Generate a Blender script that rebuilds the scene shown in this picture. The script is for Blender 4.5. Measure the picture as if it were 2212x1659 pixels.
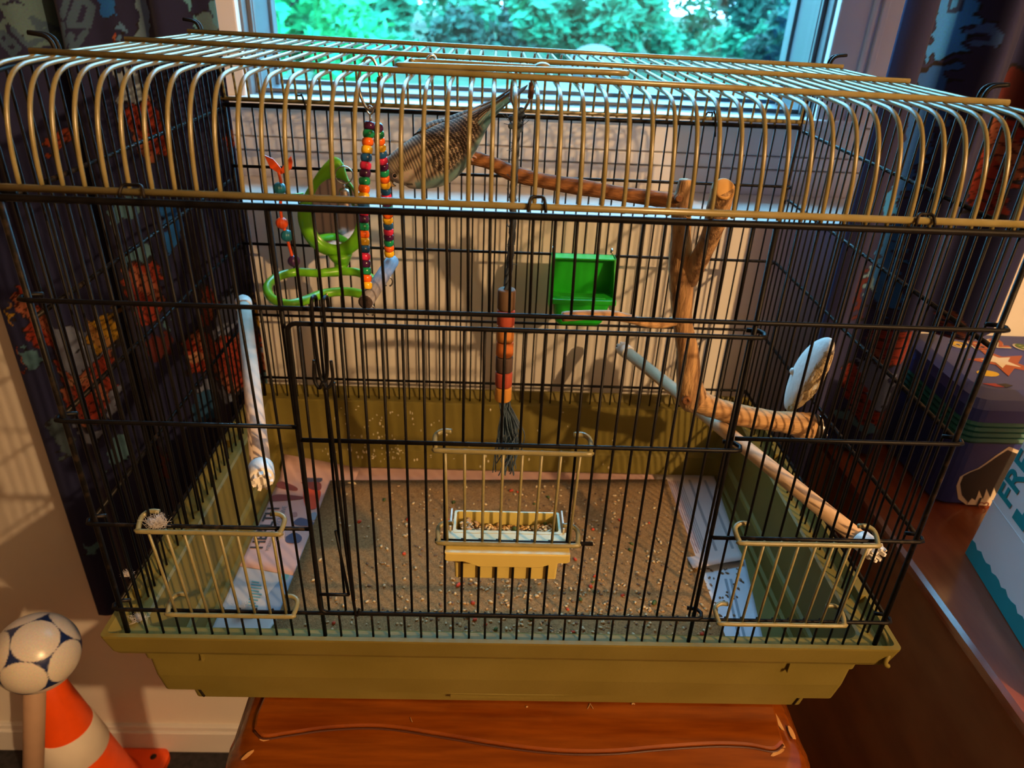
import bpy, bmesh, math, random
import numpy as np
from mathutils import Vector, Matrix, Euler

for o in list(bpy.data.objects): bpy.data.objects.remove(o, do_unlink=True)
random.seed(7)
SC = bpy.context.scene
COL = SC.collection

# ------------------------------------------------------------------ camera
F_PX = 1558.57
CAM = Vector((-0.02349, -0.45306, 0.49733))
EUL = Euler((1.0738, -0.0406, -0.0156), 'XYZ')
EUL = Euler((math.radians(61.5226), math.radians(-2.3286), math.radians(-0.8934)), 'XYZ')
cd = bpy.data.cameras.new('camera'); cam = bpy.data.objects.new('camera', cd); COL.objects.link(cam)
cam.location = CAM; cam.rotation_euler = EUL
cd.sensor_fit = 'HORIZONTAL'; cd.sensor_width = 36.0; cd.lens = F_PX / 2212 * 36.0
cd.clip_start = 0.02; cd.clip_end = 200
cd.dof.use_dof = True; cd.dof.focus_distance = 0.62; cd.dof.aperture_fstop = 9.0
SC.camera = cam

# ------------------------------------------------------------------ world, lights, exposure
SC.view_settings.view_transform = 'Standard'; SC.view_settings.look = 'None'
SC.view_settings.gamma = 1.0; SC.view_settings.use_curve_mapping = False
SC.view_settings.exposure = -0.03
wd = bpy.data.worlds.new('daylight'); SC.world = wd; wd.use_nodes = True
bgn = wd.node_tree.nodes['Background']
bgn.inputs[0].default_value = (0.22, 0.62, 1.0, 1); bgn.inputs[1].default_value = 21.0
LAMP = (1.44, -1.62, 1.30)
ld = bpy.data.lights.new('room_lamp', 'POINT'); ld.energy = 250; ld.color = (1.0, 0.60, 0.27); ld.shadow_soft_size = 0.022
lo = bpy.data.objects.new('room_lamp', ld); lo.location = LAMP; COL.objects.link(lo)
pd = bpy.data.lights.new('window_portal', 'AREA'); pd.shape = 'RECTANGLE'; pd.size = 0.80; pd.size_y = 0.88
pd.cycles.is_portal = True
po = bpy.data.objects.new('window_portal', pd); po.location = (0.031, 0.835, 0.80); po.rotation_euler = (math.radians(-90), 0, 0)
COL.objects.link(po)

# ------------------------------------------------------------------ pixel helper (turns a photo pixel into a point at a chosen depth)
_R = EUL.to_matrix()
def ray(u, v): return _R @ Vector(((u - 1106) / F_PX, -(v - 829.5) / F_PX, -1.0))
def atY(u, v, Y): d = ray(u, v); return CAM + d * ((Y - CAM.y) / d.y)
def atZ(u, v, Z): d = ray(u, v); return CAM + d * ((Z - CAM.z) / d.z)
def atX(u, v, X): d = ray(u, v); return CAM + d * ((X - CAM.x) / d.x)

# ------------------------------------------------------------------ materials
MATS = {}
def mat(name, col, rough=0.6, metal=0.0, var=0.0, scale=40, bump=0.0, bscale=200, col2=None, stretch=None, spec=0.5, coat=0.0, detail=3, thr=None, trans=0.0, sss=0.0):
    if name in MATS: return MATS[name]
    m = bpy.data.materials.new(name); m.use_nodes = True; nt = m.node_tree; N = nt.nodes; L = nt.links
    b = N['Principled BSDF']
    b.inputs['Roughness'].default_value = rough; b.inputs['Metallic'].default_value = metal
    b.inputs['Specular IOR Level'].default_value = spec
    b.inputs['Coat Weight'].default_value = coat; b.inputs['Coat Roughness'].default_value = 0.12
    b.inputs['Transmission Weight'].default_value = trans
    tc = N.new('ShaderNodeTexCoord'); mp = N.new('ShaderNodeMapping'); L.new(tc.outputs['Object'], mp.inputs[0])
    if stretch: mp.inputs['Scale'].default_value = stretch
    nz = N.new('ShaderNodeTexNoise'); nz.inputs['Scale'].default_value = scale; nz.inputs['Detail'].default_value = detail
    L.new(mp.outputs[0], nz.inputs['Vector'])
    rp = N.new('ShaderNodeValToRGB')
    if col2 is None:
        col2 = tuple(min(1, c * (1 + var)) for c in col); c1 = tuple(c * (1 - var) for c in col)
    else: c1 = col
    t = thr or (0.3, 0.7)
    rp.color_ramp.elements[0].position = t[0]; rp.color_ramp.elements[1].position = t[1]
    rp.color_ramp.elements[0].color = (*c1, 1); rp.color_ramp.elements[1].color = (*col2, 1)
    L.new(nz.outputs['Fac'], rp.inputs[0]); L.new(rp.outputs[0], b.inputs['Base Color'])
    if bump:
        n2 = N.new('ShaderNodeTexNoise'); n2.inputs['Scale'].default_value = bscale; n2.inputs['Detail'].default_value = 4
        L.new(mp.outputs[0], n2.inputs['Vector'])
        bp = N.new('ShaderNodeBump'); bp.inputs['Strength'].default_value = bump; bp.inputs['Distance'].default_value = 0.002
        L.new(n2.outputs['Fac'], bp.inputs['Height']); L.new(bp.outputs[0], b.inputs['Normal'])
    MATS[name] = m; return m
def mat_attr(name, rough=0.8, translucent=0.0, sheen=0.0, weave=0, spec=0.3):
    m = bpy.data.materials.new(name); m.use_nodes = True; nt = m.node_tree; N = nt.nodes; L = nt.links
    b = N['Principled BSDF']; b.inputs['Roughness'].default_value = rough; b.inputs['Specular IOR Level'].default_value = spec
    b.inputs['Sheen Weight'].default_value = sheen
    a = N.new('ShaderNodeAttribute'); a.attribute_name = 'Col'
    tc = N.new('ShaderNodeTexCoord'); nz = N.new('ShaderNodeTexNoise'); nz.inputs['Scale'].default_value = 500; L.new(tc.outputs['Object'], nz.inputs[0])
    mx = N.new('ShaderNodeMix'); mx.data_type = 'RGBA'; mx.blend_type = 'MULTIPLY'; mx.inputs[0].default_value = 0.35
    L.new(a.outputs['Color'], mx.inputs[6]); L.new(nz.outputs['Color'], mx.inputs[7]); L.new(mx.outputs[2], b.inputs['Base Color'])
    if translucent:
        t = N.new('ShaderNodeBsdfTranslucent'); ms = N.new('ShaderNodeMixShader'); ms.inputs[0].default_value = translucent
        L.new(mx.outputs[2], t.inputs[0]); L.new(b.outputs[0], ms.inputs[1]); L.new(t.outputs[0], ms.inputs[2])
        L.new(ms.outputs[0], N['Material Output'].inputs[0])
    MATS[name] = m; return m

M_WALL = mat('wall_paint', (0.70, 0.66, 0.60), 0.85, var=0.03, scale=6, bump=0.15, bscale=120)
M_WALLU = mat('upper_wall_paint', (0.80, 0.78, 0.77), 0.8, var=0.02, scale=6, bump=0.08, bscale=160)
M_TRIM = mat('white_trim_paint', (0.66, 0.65, 0.64), 0.45, var=0.03, scale=8)
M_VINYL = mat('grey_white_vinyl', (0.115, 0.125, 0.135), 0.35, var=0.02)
M_ROOM = mat('brown_room_paint', (0.20, 0.14, 0.10), 0.9, var=0.05, scale=4)
M_CEIL = mat('ceiling_paint', (0.45, 0.42, 0.39), 0.9, var=0.02)
M_CARPET = mat('dark_carpet', (0.020, 0.018, 0.022), 0.95, var=0.5, scale=90, bump=0.6, bscale=300)
M_BLACK = mat('black_wire', (0.005, 0.0046, 0.005), 0.45, var=0.4, scale=120, spec=0.12)
M_BLACKD = mat('dusty_black_wire', (0.005, 0.0045, 0.0045), 0.42, col2=(0.035, 0.024, 0.016), scale=160, thr=(0.52, 0.8), spec=0.12)
M_GOLD = mat('khaki_enamel_wire', (0.165, 0.132, 0.042), 0.27, col2=(0.205, 0.175, 0.080), scale=60, spec=0.55)
M_KHAKI = mat('khaki_enamel_door', (0.175, 0.155, 0.062), 0.35, col2=(0.23, 0.205, 0.10), scale=90, spec=0.5)
M_TRAY = mat('olive_plastic', (0.142, 0.112, 0.022), 0.5, col2=(0.17, 0.137, 0.032), scale=14, spec=0.2, bump=0.06, bscale=400)
M_SPLAT = mat('dried_splash', (0.55, 0.50, 0.36), 0.8, var=0.1)
M_SAND = mat('sand_sheet', (0.24, 0.135, 0.048), 0.95, col2=(0.44, 0.265, 0.105), scale=420, bump=1.0, bscale=900, detail=6)
M_DARK = mat('dark_slot', (0.012, 0.007, 0.004), 0.6)
M_CREAM = mat('cream_plastic', (0.50, 0.405, 0.115), 0.38, var=0.03, scale=30)
M_GREEN = mat('bright_green_plastic', (0.015, 0.42, 0.02), 0.3, var=0.08, scale=30)
M_LIME = mat('lime_green_plastic', (0.16, 0.50, 0.015), 0.3, var=0.06, scale=40)
M_STEEL = mat('steel', (0.55, 0.52, 0.48), 0.25, metal=1.0, var=0.1)
M_BRASS = mat('brass', (0.65, 0.45, 0.12), 0.25, metal=1.0, var=0.1)
M_MIRROR = mat('mirror_glass', (0.85, 0.85, 0.85), 0.04, metal=1.0)
M_ORANGE = mat('orange_plastic', (0.75, 0.085, 0.012), 0.4, var=0.05)
M_TEAL = mat('teal_bead_plastic', (0.012, 0.16, 0.24), 0.35, var=0.1)
M_PURPLE = mat('purple_bead_plastic', (0.06, 0.016, 0.085), 0.35, var=0.1)
BEADS = {'purple': mat('bead_purple', (0.055, 0.008, 0.055), 0.15), 'green': mat('bead_green', (0.008, 0.25, 0.10), 0.15),
         'orange': mat('bead_orange', (0.80, 0.13, 0.010), 0.15), 'yellow': mat('bead_yellow', (0.80, 0.48, 0.015), 0.15),
         'blue': mat('bead_blue', (0.012, 0.085, 0.24), 0.15), 'pink': mat('bead_pink', (0.62, 0.025, 0.09), 0.15)}
M_GREYWOOD = mat('grey_stained_wood', (0.17, 0.17, 0.21), 0.75, col2=(0.30, 0.29, 0.33), scale=60, stretch=(6, 1, 6), bump=0.2)
M_BARK = mat('reddish_bark', (0.075, 0.024, 0.008), 0.8, col2=(0.34, 0.14, 0.04), scale=50, stretch=(0.8, 3, 3), bump=0.9, bscale=160, detail=6)
M_PEELED = mat('peeled_branch', (0.17, 0.080, 0.032), 0.75, col2=(0.50, 0.30, 0.13), scale=55, stretch=(3, 3, 0.6), bump=0.9, bscale=170, detail=8, thr=(0.32, 0.62))
M_PEELEDH = mat('peeled_side_branch', (0.27, 0.135, 0.05), 0.7, col2=(0.52, 0.31, 0.13), scale=50, stretch=(0.5, 3, 3), bump=0.6, bscale=150, detail=8, thr=(0.3, 0.6))
M_CUTWOOD = mat('cut_wood_end', (0.48, 0.26, 0.07), 0.7, col2=(0.58, 0.34, 0.11), scale=60)
M_DOWEL = mat('pale_dowel_wood', (0.50, 0.33, 0.19), 0.55, col2=(0.62, 0.44, 0.28), scale=18, stretch=(8, 1, 8), detail=5)
M_DOWELW = mat('whitewashed_dowel', (0.52, 0.40, 0.31), 0.75, col2=(0.62, 0.51, 0.42), scale=40)
M_CAP = mat('white_plastic', (0.74, 0.72, 0.68), 0.4, var=0.02)
M_CUTTLE = mat('cuttlebone_chalk', (0.74, 0.74, 0.72), 0.95, var=0.05, bump=0.5, bscale=150)
M_CUTTLED = mat('pecked_cuttlebone', (0.42, 0.30, 0.14), 0.95, col2=(0.66, 0.54, 0.34), scale=260, bump=1.0, bscale=420)
M_ROPE = mat('dark_blue_rope', (0.028, 0.040, 0.060), 0.95, col2=(0.055, 0.075, 0.105), scale=180)
M_ROPEL = mat('frayed_blue_rope', (0.035, 0.060, 0.095), 0.95, col2=(0.07, 0.11, 0.16), scale=180)
DISC = [mat('disc_grey_brown', (0.13, 0.075, 0.04), 0.8, var=0.15), mat('disc_red', (0.36, 0.055, 0.025), 0.75, var=0.1),
        mat('disc_amber', (0.46, 0.17, 0.03), 0.75, var=0.1), mat('disc_orange', (0.46, 0.125, 0.02), 0.75, var=0.1),
        mat('disc_dark', (0.075, 0.045, 0.035), 0.8, var=0.15), mat('disc_red', (0.36, 0.055, 0.025)), mat('disc_yellow', (0.52, 0.22, 0.03), 0.75, var=0.1)]
M_STOOL = mat('varnished_orange_wood', (0.135, 0.026, 0.002), 0.22, col2=(0.23, 0.055, 0.004), scale=14, stretch=(1, 9, 9), detail=6, coat=0.5)
M_STOOLW = mat('worn_bare_wood', (0.45, 0.22, 0.07), 0.6, col2=(0.6, 0.34, 0.14), scale=80)
M_GRAIN = mat('dark_groove', (0.055, 0.012, 0.003), 0.5)
M_DRESS = mat('varnished_red_wood', (0.21, 0.045, 0.014), 0.2, col2=(0.30, 0.075, 0.024), scale=9, stretch=(6, 1, 6), detail=6, coat=0.6)
M_DRESSD = mat('dark_wood_side', (0.24, 0.070, 0.016), 0.4, col2=(0.36, 0.12, 0.03), scale=8, stretch=(5, 1.2, 3), detail=6)
M_NAVY = mat('navy_case_plastic', (0.020, 0.036, 0.20), 0.5, var=0.06, scale=30)
M_TEALB = mat('teal_zip_band', (0.003, 0.115, 0.105), 0.5, var=0.1)
M_BOXW = mat('white_carton', (0.80, 0.82, 0.86), 0.55, var=0.03, scale=14)
M_BOXT = mat('teal_print', (0.006, 0.30, 0.34), 0.5, var=0.03)
M_BALLW = mat('ball_white', (0.70, 0.64, 0.55), 0.28, var=0.04)
M_BALLB = mat('ball_blue', (0.012, 0.028, 0.11), 0.3, var=0.1)
M_POST = mat('beige_post', (0.34, 0.22, 0.15), 0.6, var=0.05)
M_CONE = mat('orange_cone', (0.85, 0.085, 0.004), 0.45, var=0.04)
M_BAND = mat('reflective_white_band', (0.72, 0.66, 0.58), 0.5, var=0.03)
M_GRASS = mat('lawn', (0.012, 0.05, 0.02), 0.95, col2=(0.03, 0.10, 0.04), scale=2.5)
M_GRAVEL = mat('pale_drive', (0.12, 0.125, 0.115), 0.95, col2=(0.16, 0.165, 0.15), scale=2.0)
M_TRUNK = mat('tree_bark', (0.05, 0.04, 0.04), 0.95, var=0.2)
M_LEAF = [mat('leaf_deep', (0.010, 0.095, 0.060), 0.7, var=0.4, scale=3), mat('leaf_mid', (0.012, 0.26, 0.125), 0.7, var=0.4, scale=3), mat('leaf_bright', (0.010, 0.46, 0.14), 0.7, var=0.4, scale=3)]
M_PAGEP = mat('pink_page', (0.56, 0.36, 0.33), 0.6, var=0.04, scale=12)
M_PAGEG = mat('grey_page', (0.50, 0.48, 0.46), 0.5, col2=(0.36, 0.35, 0.35), scale=14)
M_PAGEL = mat('lilac_page', (0.52, 0.46, 0.46), 0.55, var=0.05, scale=14)
M_PAGEB = mat('pale_blue_page', (0.50, 0.58, 0.70), 0.55, var=0.05, scale=14)
INK = {k: mat('ink_' + k, c, 0.7) for k, c in dict(black=(0.03, 0.028, 0.03), red=(0.62, 0.08, 0.03), maroon=(0.20, 0.05, 0.05), navy=(0.07, 0.075, 0.14), teal=(0.10, 0.28, 0.30), blue=(0.20, 0.27, 0.36), grey=(0.25, 0.24, 0.26), cream=(0.66, 0.58, 0.44), yellow=(0.62, 0.42, 0.03), green=(0.10, 0.17, 0.03), rust=(0.36, 0.085, 0.03), pinkred=(0.5, 0.08, 0.08), mauve=(0.34, 0.19, 0.19)).items()}
M_FEATHER = mat('down_feather', (0.60, 0.55, 0.50), 0.95)
M_CURT = mat_attr('printed_curtain_cloth', 0.9, translucent=0.18, sheen=0.1)
M_BIRD = mat_attr('budgie_plumage', 0.85, sheen=0.2)
M_EYE = mat('bird_eye', (0.006, 0.005, 0.005), 0.1)
M_BEAK = mat('bird_beak', (0.30, 0.20, 0.10), 0.4)
M_CERE = mat('bird_cere', (0.42, 0.30, 0.28), 0.6)
M_CLAW = mat('bird_foot', (0.42, 0.25, 0.22), 0.6)
SEEDM = [mat('seed_millet', (0.62, 0.50, 0.30), 0.5, var=0.15), mat('seed_oat', (0.45, 0.28, 0.12), 0.6, var=0.2), mat('seed_red', (0.55, 0.06, 0.02), 0.6), mat('seed_green', (0.05, 0.09, 0.015), 0.6), mat('seed_husk', (0.16, 0.10, 0.06), 0.7, var=0.3)]

def glass_mat():
    m = bpy.data.materials.new('window_glass'); m.use_nodes = True; nt = m.node_tree; N = nt.nodes; L = nt.links
    N.remove(N['Principled BSDF'])
    t = N.new('ShaderNodeBsdfTransparent'); t.inputs[0].default_value = (0.93, 0.97, 0.96, 1)
    g = N.new('ShaderNodeBsdfGlossy'); g.inputs['Roughness'].default_value = 0.02
    mx = N.new('ShaderNodeMixShader'); mx.inputs[0].default_value = 0.04; L.new(t.outputs[0], mx.inputs[1]); L.new(g.outputs[0], mx.inputs[2])
    L.new(mx.outputs[0], N['Material Output'].inputs[0]); return m
def screen_mat():
    m = bpy.data.materials.new('insect_screen_mesh'); m.use_nodes = True; nt = m.node_tree; N = nt.nodes; L = nt.links
    N.remove(N['Principled BSDF'])
    t = N.new('ShaderNodeBsdfTransparent'); d = N.new('ShaderNodeBsdfDiffuse'); d.inputs[0].default_value = (0.10, 0.11, 0.12, 1)
    tc = N.new('ShaderNodeTexCoord'); sp = N.new('ShaderNodeSeparateXYZ'); L.new(tc.outputs['Object'], sp.inputs[0])
    def line(out):
        a = N.new('ShaderNodeMath'); a.operation = 'MULTIPLY'; a.inputs[1].default_value = 1 / 0.0024; L.new(out, a.inputs[0])
        f = N.new('ShaderNodeMath'); f.operation = 'FRACT'; L.new(a.outputs[0], f.inputs[0])
        l = N.new('ShaderNodeMath'); l.operation = 'LESS_THAN'; l.inputs[1].default_value = 0.10; L.new(f.outputs[0], l.inputs[0]); return l
    x = line(sp.outputs[0]); z = line(sp.outputs[2])
    mxm = N.new('ShaderNodeMath'); mxm.operation = 'MAXIMUM'; L.new(x.outputs[0], mxm.inputs[0]); L.new(z.outputs[0], mxm.inputs[1])
    mx = N.new('ShaderNodeMixShader'); L.new(mxm.outputs[0], mx.inputs[0]); L.new(t.outputs[0], mx.inputs[1]); L.new(d.outputs[0], mx.inputs[2])
    L.new(mx.outputs[0], N['Material Output'].inputs[0]); return m
M_GLASS = glass_mat(); M_SCREEN = screen_mat()
M_CLEAR = mat('clear_plastic', (0.75, 0.72, 0.60), 0.25, trans=0.4)

# ------------------------------------------------------------------ mesh helpers
class MB:
    def __init__(s): s.v = []; s.f = []; s.c = []
    def add(s, v, f):
        n = len(s.v); s.v += [tuple(p) for p in v]; s.f += [tuple(i + n for i in q) for q in f]; return s
    def mesh(s, name, m, smooth=True, auto=None):
        me = bpy.data.meshes.new(name); me.from_pydata(s.v, [], s.f)
        if m is not None: me.materials.append(m)
        if smooth: me.polygons.foreach_set('use_smooth', [True] * len(me.polygons))
        me.update(); return me
    def build(s, name, m, parent=None, smooth=True, loc=None):
        return link(name, s.mesh(name, m, smooth), parent, loc)
def link(name, data, parent=None, loc=None):
    o = bpy.data.objects.new(name, data); COL.objects.link(o)
    if parent is not None: o.parent = parent
    if loc is not None: o.location = loc
    return o
def tag(o, label, cat=None, group=None, kind=None):
    o['label'] = label
    if cat: o['category'] = cat
    if group: o['group'] = group
    if kind: o['kind'] = kind
    return o
def thing(name, label, cat, loc=(0, 0, 0), group=None):
    o = link(name, None, None, loc); o.empty_display_size = 0.02
    return tag(o, label, cat, group)
def struct(o, label=None):
    o['kind'] = 'structure'
    if label: o['label'] = label
    return o
def cr(pts, n=6):
    """Catmull-Rom samples through pts (tuples of any length)."""
    P = [np.array(p, float) for p in pts]; P = [2 * P[0] - P[1]] + P + [2 * P[-1] - P[-2]]; out = []
    for i in range(1, len(P) - 2):
        for k in range(n):
            t = k / n; a, b, c, d = P[i - 1], P[i], P[i + 1], P[i + 2]
            out.append(0.5 * ((2 * b) + (-a + c) * t + (2 * a - 5 * b + 4 * c - d) * t * t + (-a + 3 * b - 3 * c + d) * t ** 3))
    out.append(P[-2]); return out
def frames(P):
    T = []
    for i in range(len(P)):
        a = P[max(0, i - 1)]; b = P[min(len(P) - 1, i + 1)]; t = b - a; T.append(t / (np.linalg.norm(t) + 1e-12))
    up = np.array([0, 0, 1.0]) if abs(T[0][2]) < 0.9 else np.array([1.0, 0, 0])
    n = up - T[0] * up.dot(T[0]); n /= np.linalg.norm(n); Fr = []
    for t in T:
        n = n - t * n.dot(t); n /= (np.linalg.norm(n) + 1e-12); Fr.append((t, n, np.cross(t, n)))
    return Fr
def tube(mb, pts, r, seg=8, closed=False, caps=True, noise=0.0, rnd=None):
    P = [np.array(p[:3], float) for p in pts]; n = len(P)
    rad = [r] * n if np.isscalar(r) else list(r)
    Fr = frames(P) if not closed else frames(P + [P[0]])[:n]
    vs = []; fs = []
    for i in range(n):
        t, a, b = Fr[i]
        for k in range(seg):
            an = 2 * math.pi * k / seg; q = rad[i] * (1 + (noise * (rnd.random() - 0.5) if rnd else 0))
            vs.append(P[i] + q * (math.cos(an) * a + math.sin(an) * b))
    R_ = n if closed else n - 1
    for i in range(R_):
        j = (i + 1) % n
        for k in range(seg):
            l = (k + 1) % seg; fs.append((i * seg + k, i * seg + l, j * seg + l, j * seg + k))
    if caps and not closed:
        fs.append(tuple(range(seg - 1, -1, -1))); fs.append(tuple((n - 1) * seg + k for k in range(seg)))
    return mb.add(vs, fs)
def box(mb, x0, x1, y0, y1, z0, z1, b=0.0):
    if b <= 0:
        v = [(x, y, z) for z in (z0, z1) for y in (y0, y1) for x in (x0, x1)]
        return mb.add(v, [(0, 2, 3, 1), (4, 5, 7, 6), (0, 1, 5, 4), (2, 6, 7, 3), (0, 4, 6, 2), (1, 3, 7, 5)])
    bm = bmesh.new(); bmesh.ops.create_cube(bm, size=1)
    for v in bm.verts: v.co = Vector(((x0 + x1) / 2 + v.co.x * (x1 - x0), (y0 + y1) / 2 + v.co.y * (y1 - y0), (z0 + z1) / 2 + v.co.z * (z1 - z0)))
    bmesh.ops.bevel(bm, geom=bm.edges[:], offset=b, segments=2, affect='EDGES', profile=0.5)
    bm.verts.index_update(); r = mb.add([tuple(v.co) for v in bm.verts], [tuple(v.index for v in f.verts) for f in bm.faces]); bm.free(); return r
def rrect(x0, x1, y0, y1, z, r=0.01, n=5):
    out = []
    for cx, cy, a0 in ((x1 - r, y1 - r, 0), (x0 + r, y1 - r, 90), (x0 + r, y0 + r, 180), (x1 - r, y0 + r, 270)):
        for k in range(n + 1):
            a = math.radians(a0 + 90 * k / n); out.append((cx + r * math.cos(a), cy + r * math.sin(a), z))
    return out
def loft(mb, loops, cap0=True, cap1=True):
    n = len(loops[0]); v = [p for l in loops for p in l]; f = []
    for i in range(len(loops) - 1):
        for k in range(n):
            l = (k + 1) % n; f.append((i * n + k, i * n + l, (i + 1) * n + l, (i + 1) * n + k))
    if cap0: f.append(tuple(range(n - 1, -1, -1)))
    if cap1: f.append(tuple((len(loops) - 1) * n + k for k in range(n)))
    return mb.add(v, f)
def lathe(mb, prof, M=None, seg=16):
    """prof: (radius, height) along local z; M maps to world."""
    loops = []
    for r, h in prof:
        loops.append([tuple((M @ Vector((r * math.cos(2 * math.pi * k / seg), r * math.sin(2 * math.pi * k / seg), h))) if M else Vector((r * math.cos(2 * math.pi * k / seg), r * math.sin(2 * math.pi * k / seg), h))) for k in range(seg)])
    return loft(mb, loops)
def ell(mb, c, r, seg=12, rings=8, M=None):
    v = []; f = []
    for i in range(rings + 1):
        th = math.pi * i / rings
        for k in range(seg):
            ph = 2 * math.pi * k / seg
            p = Vector((r[0] * math.sin(th) * math.cos(ph), r[1] * math.sin(th) * math.sin(ph), r[2] * math.cos(th)))
            if M: p = M @ p
            v.append((c[0] + p[0], c[1] + p[1], c[2] + p[2]))
    for i in range(rings):
        for k in range(seg):
            l = (k + 1) % seg; f.append((i * seg + k, (i + 1) * seg + k, (i + 1) * seg + l, i * seg + l))
    return mb.add(v, f)
def basis(zdir, xhint=(1, 0, 0), loc=(0, 0, 0)):
    z = Vector(zdir).normalized(); x = Vector(xhint) - z * Vector(xhint).dot(z); x.normalize(); y = z.cross(x)
    M = Matrix((x, y, z)).transposed().to_4x4(); M.translation = Vector(loc); return M
def plate(mb, poly, n, th):
    """flat polygon (3-D points) given thickness th along -n"""
    n = Vector(n).normalized(); a = [Vector(p) for p in poly]; b = [p - n * th for p in a]; k = len(a)
    f = [tuple(range(k)), tuple(range(2 * k - 1, k - 1, -1))] + [(i, i + k, (i + 1) % k + k, (i + 1) % k) for i in range(k)]
    return mb.add(a + b, f)
def text(name, body, size, m, parent, M, align='LEFT', ext=0.00015, shear=0.0, bold=0.0):
    c = bpy.data.curves.new(name, 'FONT'); c.body = body; c.size = size; c.extrude = ext; c.align_x = align; c.shear = shear; c.offset = bold
    o = bpy.data.objects.new(name, c); COL.objects.link(o)
    bpy.context.view_layer.update()
    dg = bpy.context.evaluated_depsgraph_get(); me = bpy.data.meshes.new_from_object(o.evaluated_get(dg))
    bpy.data.objects.remove(o, do_unlink=True)
    me.materials.clear(); me.materials.append(m); me.transform(M)
    return link(name, me, parent)

# ------------------------------------------------------------------ room shell
FZ = -0.868; WY = 0.49; UY = 0.65; LZ = 0.243; CZ = 1.55
XL, XR, YF = -1.9, 2.0, -2.9
struct(box(MB(), XL, XR, YF, WY + 0.2, FZ - 0.1, FZ).build('floor', M_CARPET, smooth=False), 'dark carpeted floor')
struct(box(MB(), XL, XR, YF, 0.9, CZ, CZ + 0.1).build('ceiling', M_CEIL, smooth=False), 'plain ceiling')
struct(box(MB(), XL - 0.1, XL, YF, 0.9, FZ - 0.1, CZ + 0.1).build('wall_left', M_ROOM, smooth=False), 'plain left wall')
struct(box(MB(), XR, XR + 0.1, YF, 0.9, FZ - 0.1, CZ + 0.1).build('wall_right', M_ROOM, smooth=False), 'plain right wall')
struct(box(MB(), XL - 0.1, XR + 0.1, YF - 0.1, YF, FZ - 0.1, CZ + 0.1).build('wall_front', M_ROOM, smooth=False), 'plain wall behind the viewer')
# lower back wall with its ledge, upper wall set back with the window opening
GX0, GX1 = -0.369, 0.431          # clear opening of the window
GZ0, GZ1 = 0.356, 1.22
OY = 0.815
lw = MB(); box(lw, XL, XR, WY, OY, FZ - 0.1, LZ); box(lw, XL, -0.70, WY, OY, LZ, CZ); box(lw, 0.66, XR, WY, OY, LZ, CZ)
struct(lw.build('wall_back', M_WALL, smooth=False), 'beige lower wall with a deep ledge')
uw = MB(); OX0, OX1 = GX0 - 0.02, GX1 + 0.02
box(uw, -0.70, OX0, UY, OY, LZ, CZ); box(uw, OX1, 0.66, UY, OY, LZ, CZ)
box(uw, OX0, OX1, UY, OY, LZ, GZ0 - 0.012); box(uw, OX0, OX1, UY, OY, GZ1 + 0.02, CZ)
struct(uw.build('wall_window', M_WALLU, smooth=False), 'pale upper wall around the window')
bbm = MB(); box(bbm, XL, XR, WY - 0.014, WY + 0.001, FZ, FZ + 0.058, 0.002); box(bbm, XL, XR, WY - 0.009, WY + 0.001, FZ + 0.056, FZ + 0.070, 0.002)
struct(bbm.build('baseboard_back', M_TRIM, smooth=False), 'white baseboard along the beige wall')
# horizontal apron boards below the window
for i, (z0, z1, yy) in enumerate(((LZ, 0.2795, UY - 0.012), (0.281, 0.2985, UY - 0.009), (0.300, 0.342, UY - 0.006))):
    struct(box(MB(), -0.50, 0.58, yy, UY + 0.001, z0, z1, 0.0015).build('trim_%d' % (i + 1), M_TRIM, smooth=False), ('lowest', 'middle', 'topmost')[i] + ' white board of the window apron')
# window
win = link('window_1', None); struct(win, 'white vinyl window with insect screen')
fr = MB()
for x0, x1 in ((GX0 - 0.075, GX0 - 0.004), (GX1 + 0.004, GX1 + 0.105)):
    box(fr, x0, x1, UY - 0.016, UY, GZ0 - 0.01, GZ1 + 0.09, 0.003)
box(fr, GX0 - 0.075, GX1 + 0.105, UY - 0.016, UY, GZ1 + 0.001, GZ1 + 0.09, 0.003)
fr.build('casing', M_TRIM, win, smooth=False)
for x0, x1 in ((GX1 + 0.048, GX1 + 0.054), (GX1 + 0.060, GX1 + 0.070)):
    box(MB(), x0, x1, UY - 0.021, UY - 0.015, GZ0 - 0.01, GZ1 + 0.09, 0.002).build('casing_bead', M_TRIM, win, smooth=False)
box(MB(), GX0 - 0.085, GX1 + 0.075, UY - 0.030, UY + 0.02, GZ0 - 0.0125, GZ0 - 0.0005, 0.003).build('sill', M_TRIM, win, smooth=False)
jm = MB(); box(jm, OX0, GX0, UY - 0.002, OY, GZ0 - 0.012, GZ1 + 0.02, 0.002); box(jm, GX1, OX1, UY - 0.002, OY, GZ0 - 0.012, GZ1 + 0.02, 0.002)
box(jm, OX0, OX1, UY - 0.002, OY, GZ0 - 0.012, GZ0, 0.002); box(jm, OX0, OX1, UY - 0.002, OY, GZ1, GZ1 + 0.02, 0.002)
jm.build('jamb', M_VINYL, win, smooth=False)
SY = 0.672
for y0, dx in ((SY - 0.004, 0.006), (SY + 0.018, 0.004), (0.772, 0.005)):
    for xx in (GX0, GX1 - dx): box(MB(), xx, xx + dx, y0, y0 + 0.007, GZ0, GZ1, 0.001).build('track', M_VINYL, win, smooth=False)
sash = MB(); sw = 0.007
box(sash, GX0 + 0.001, GX0 + sw, SY + 0.003, SY + 0.018, GZ0 + 0.001, GZ1, 0.001); box(sash, GX1 - sw, GX1 - 0.001, SY + 0.003, SY + 0.018, GZ0 + 0.001, GZ1, 0.001)
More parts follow.
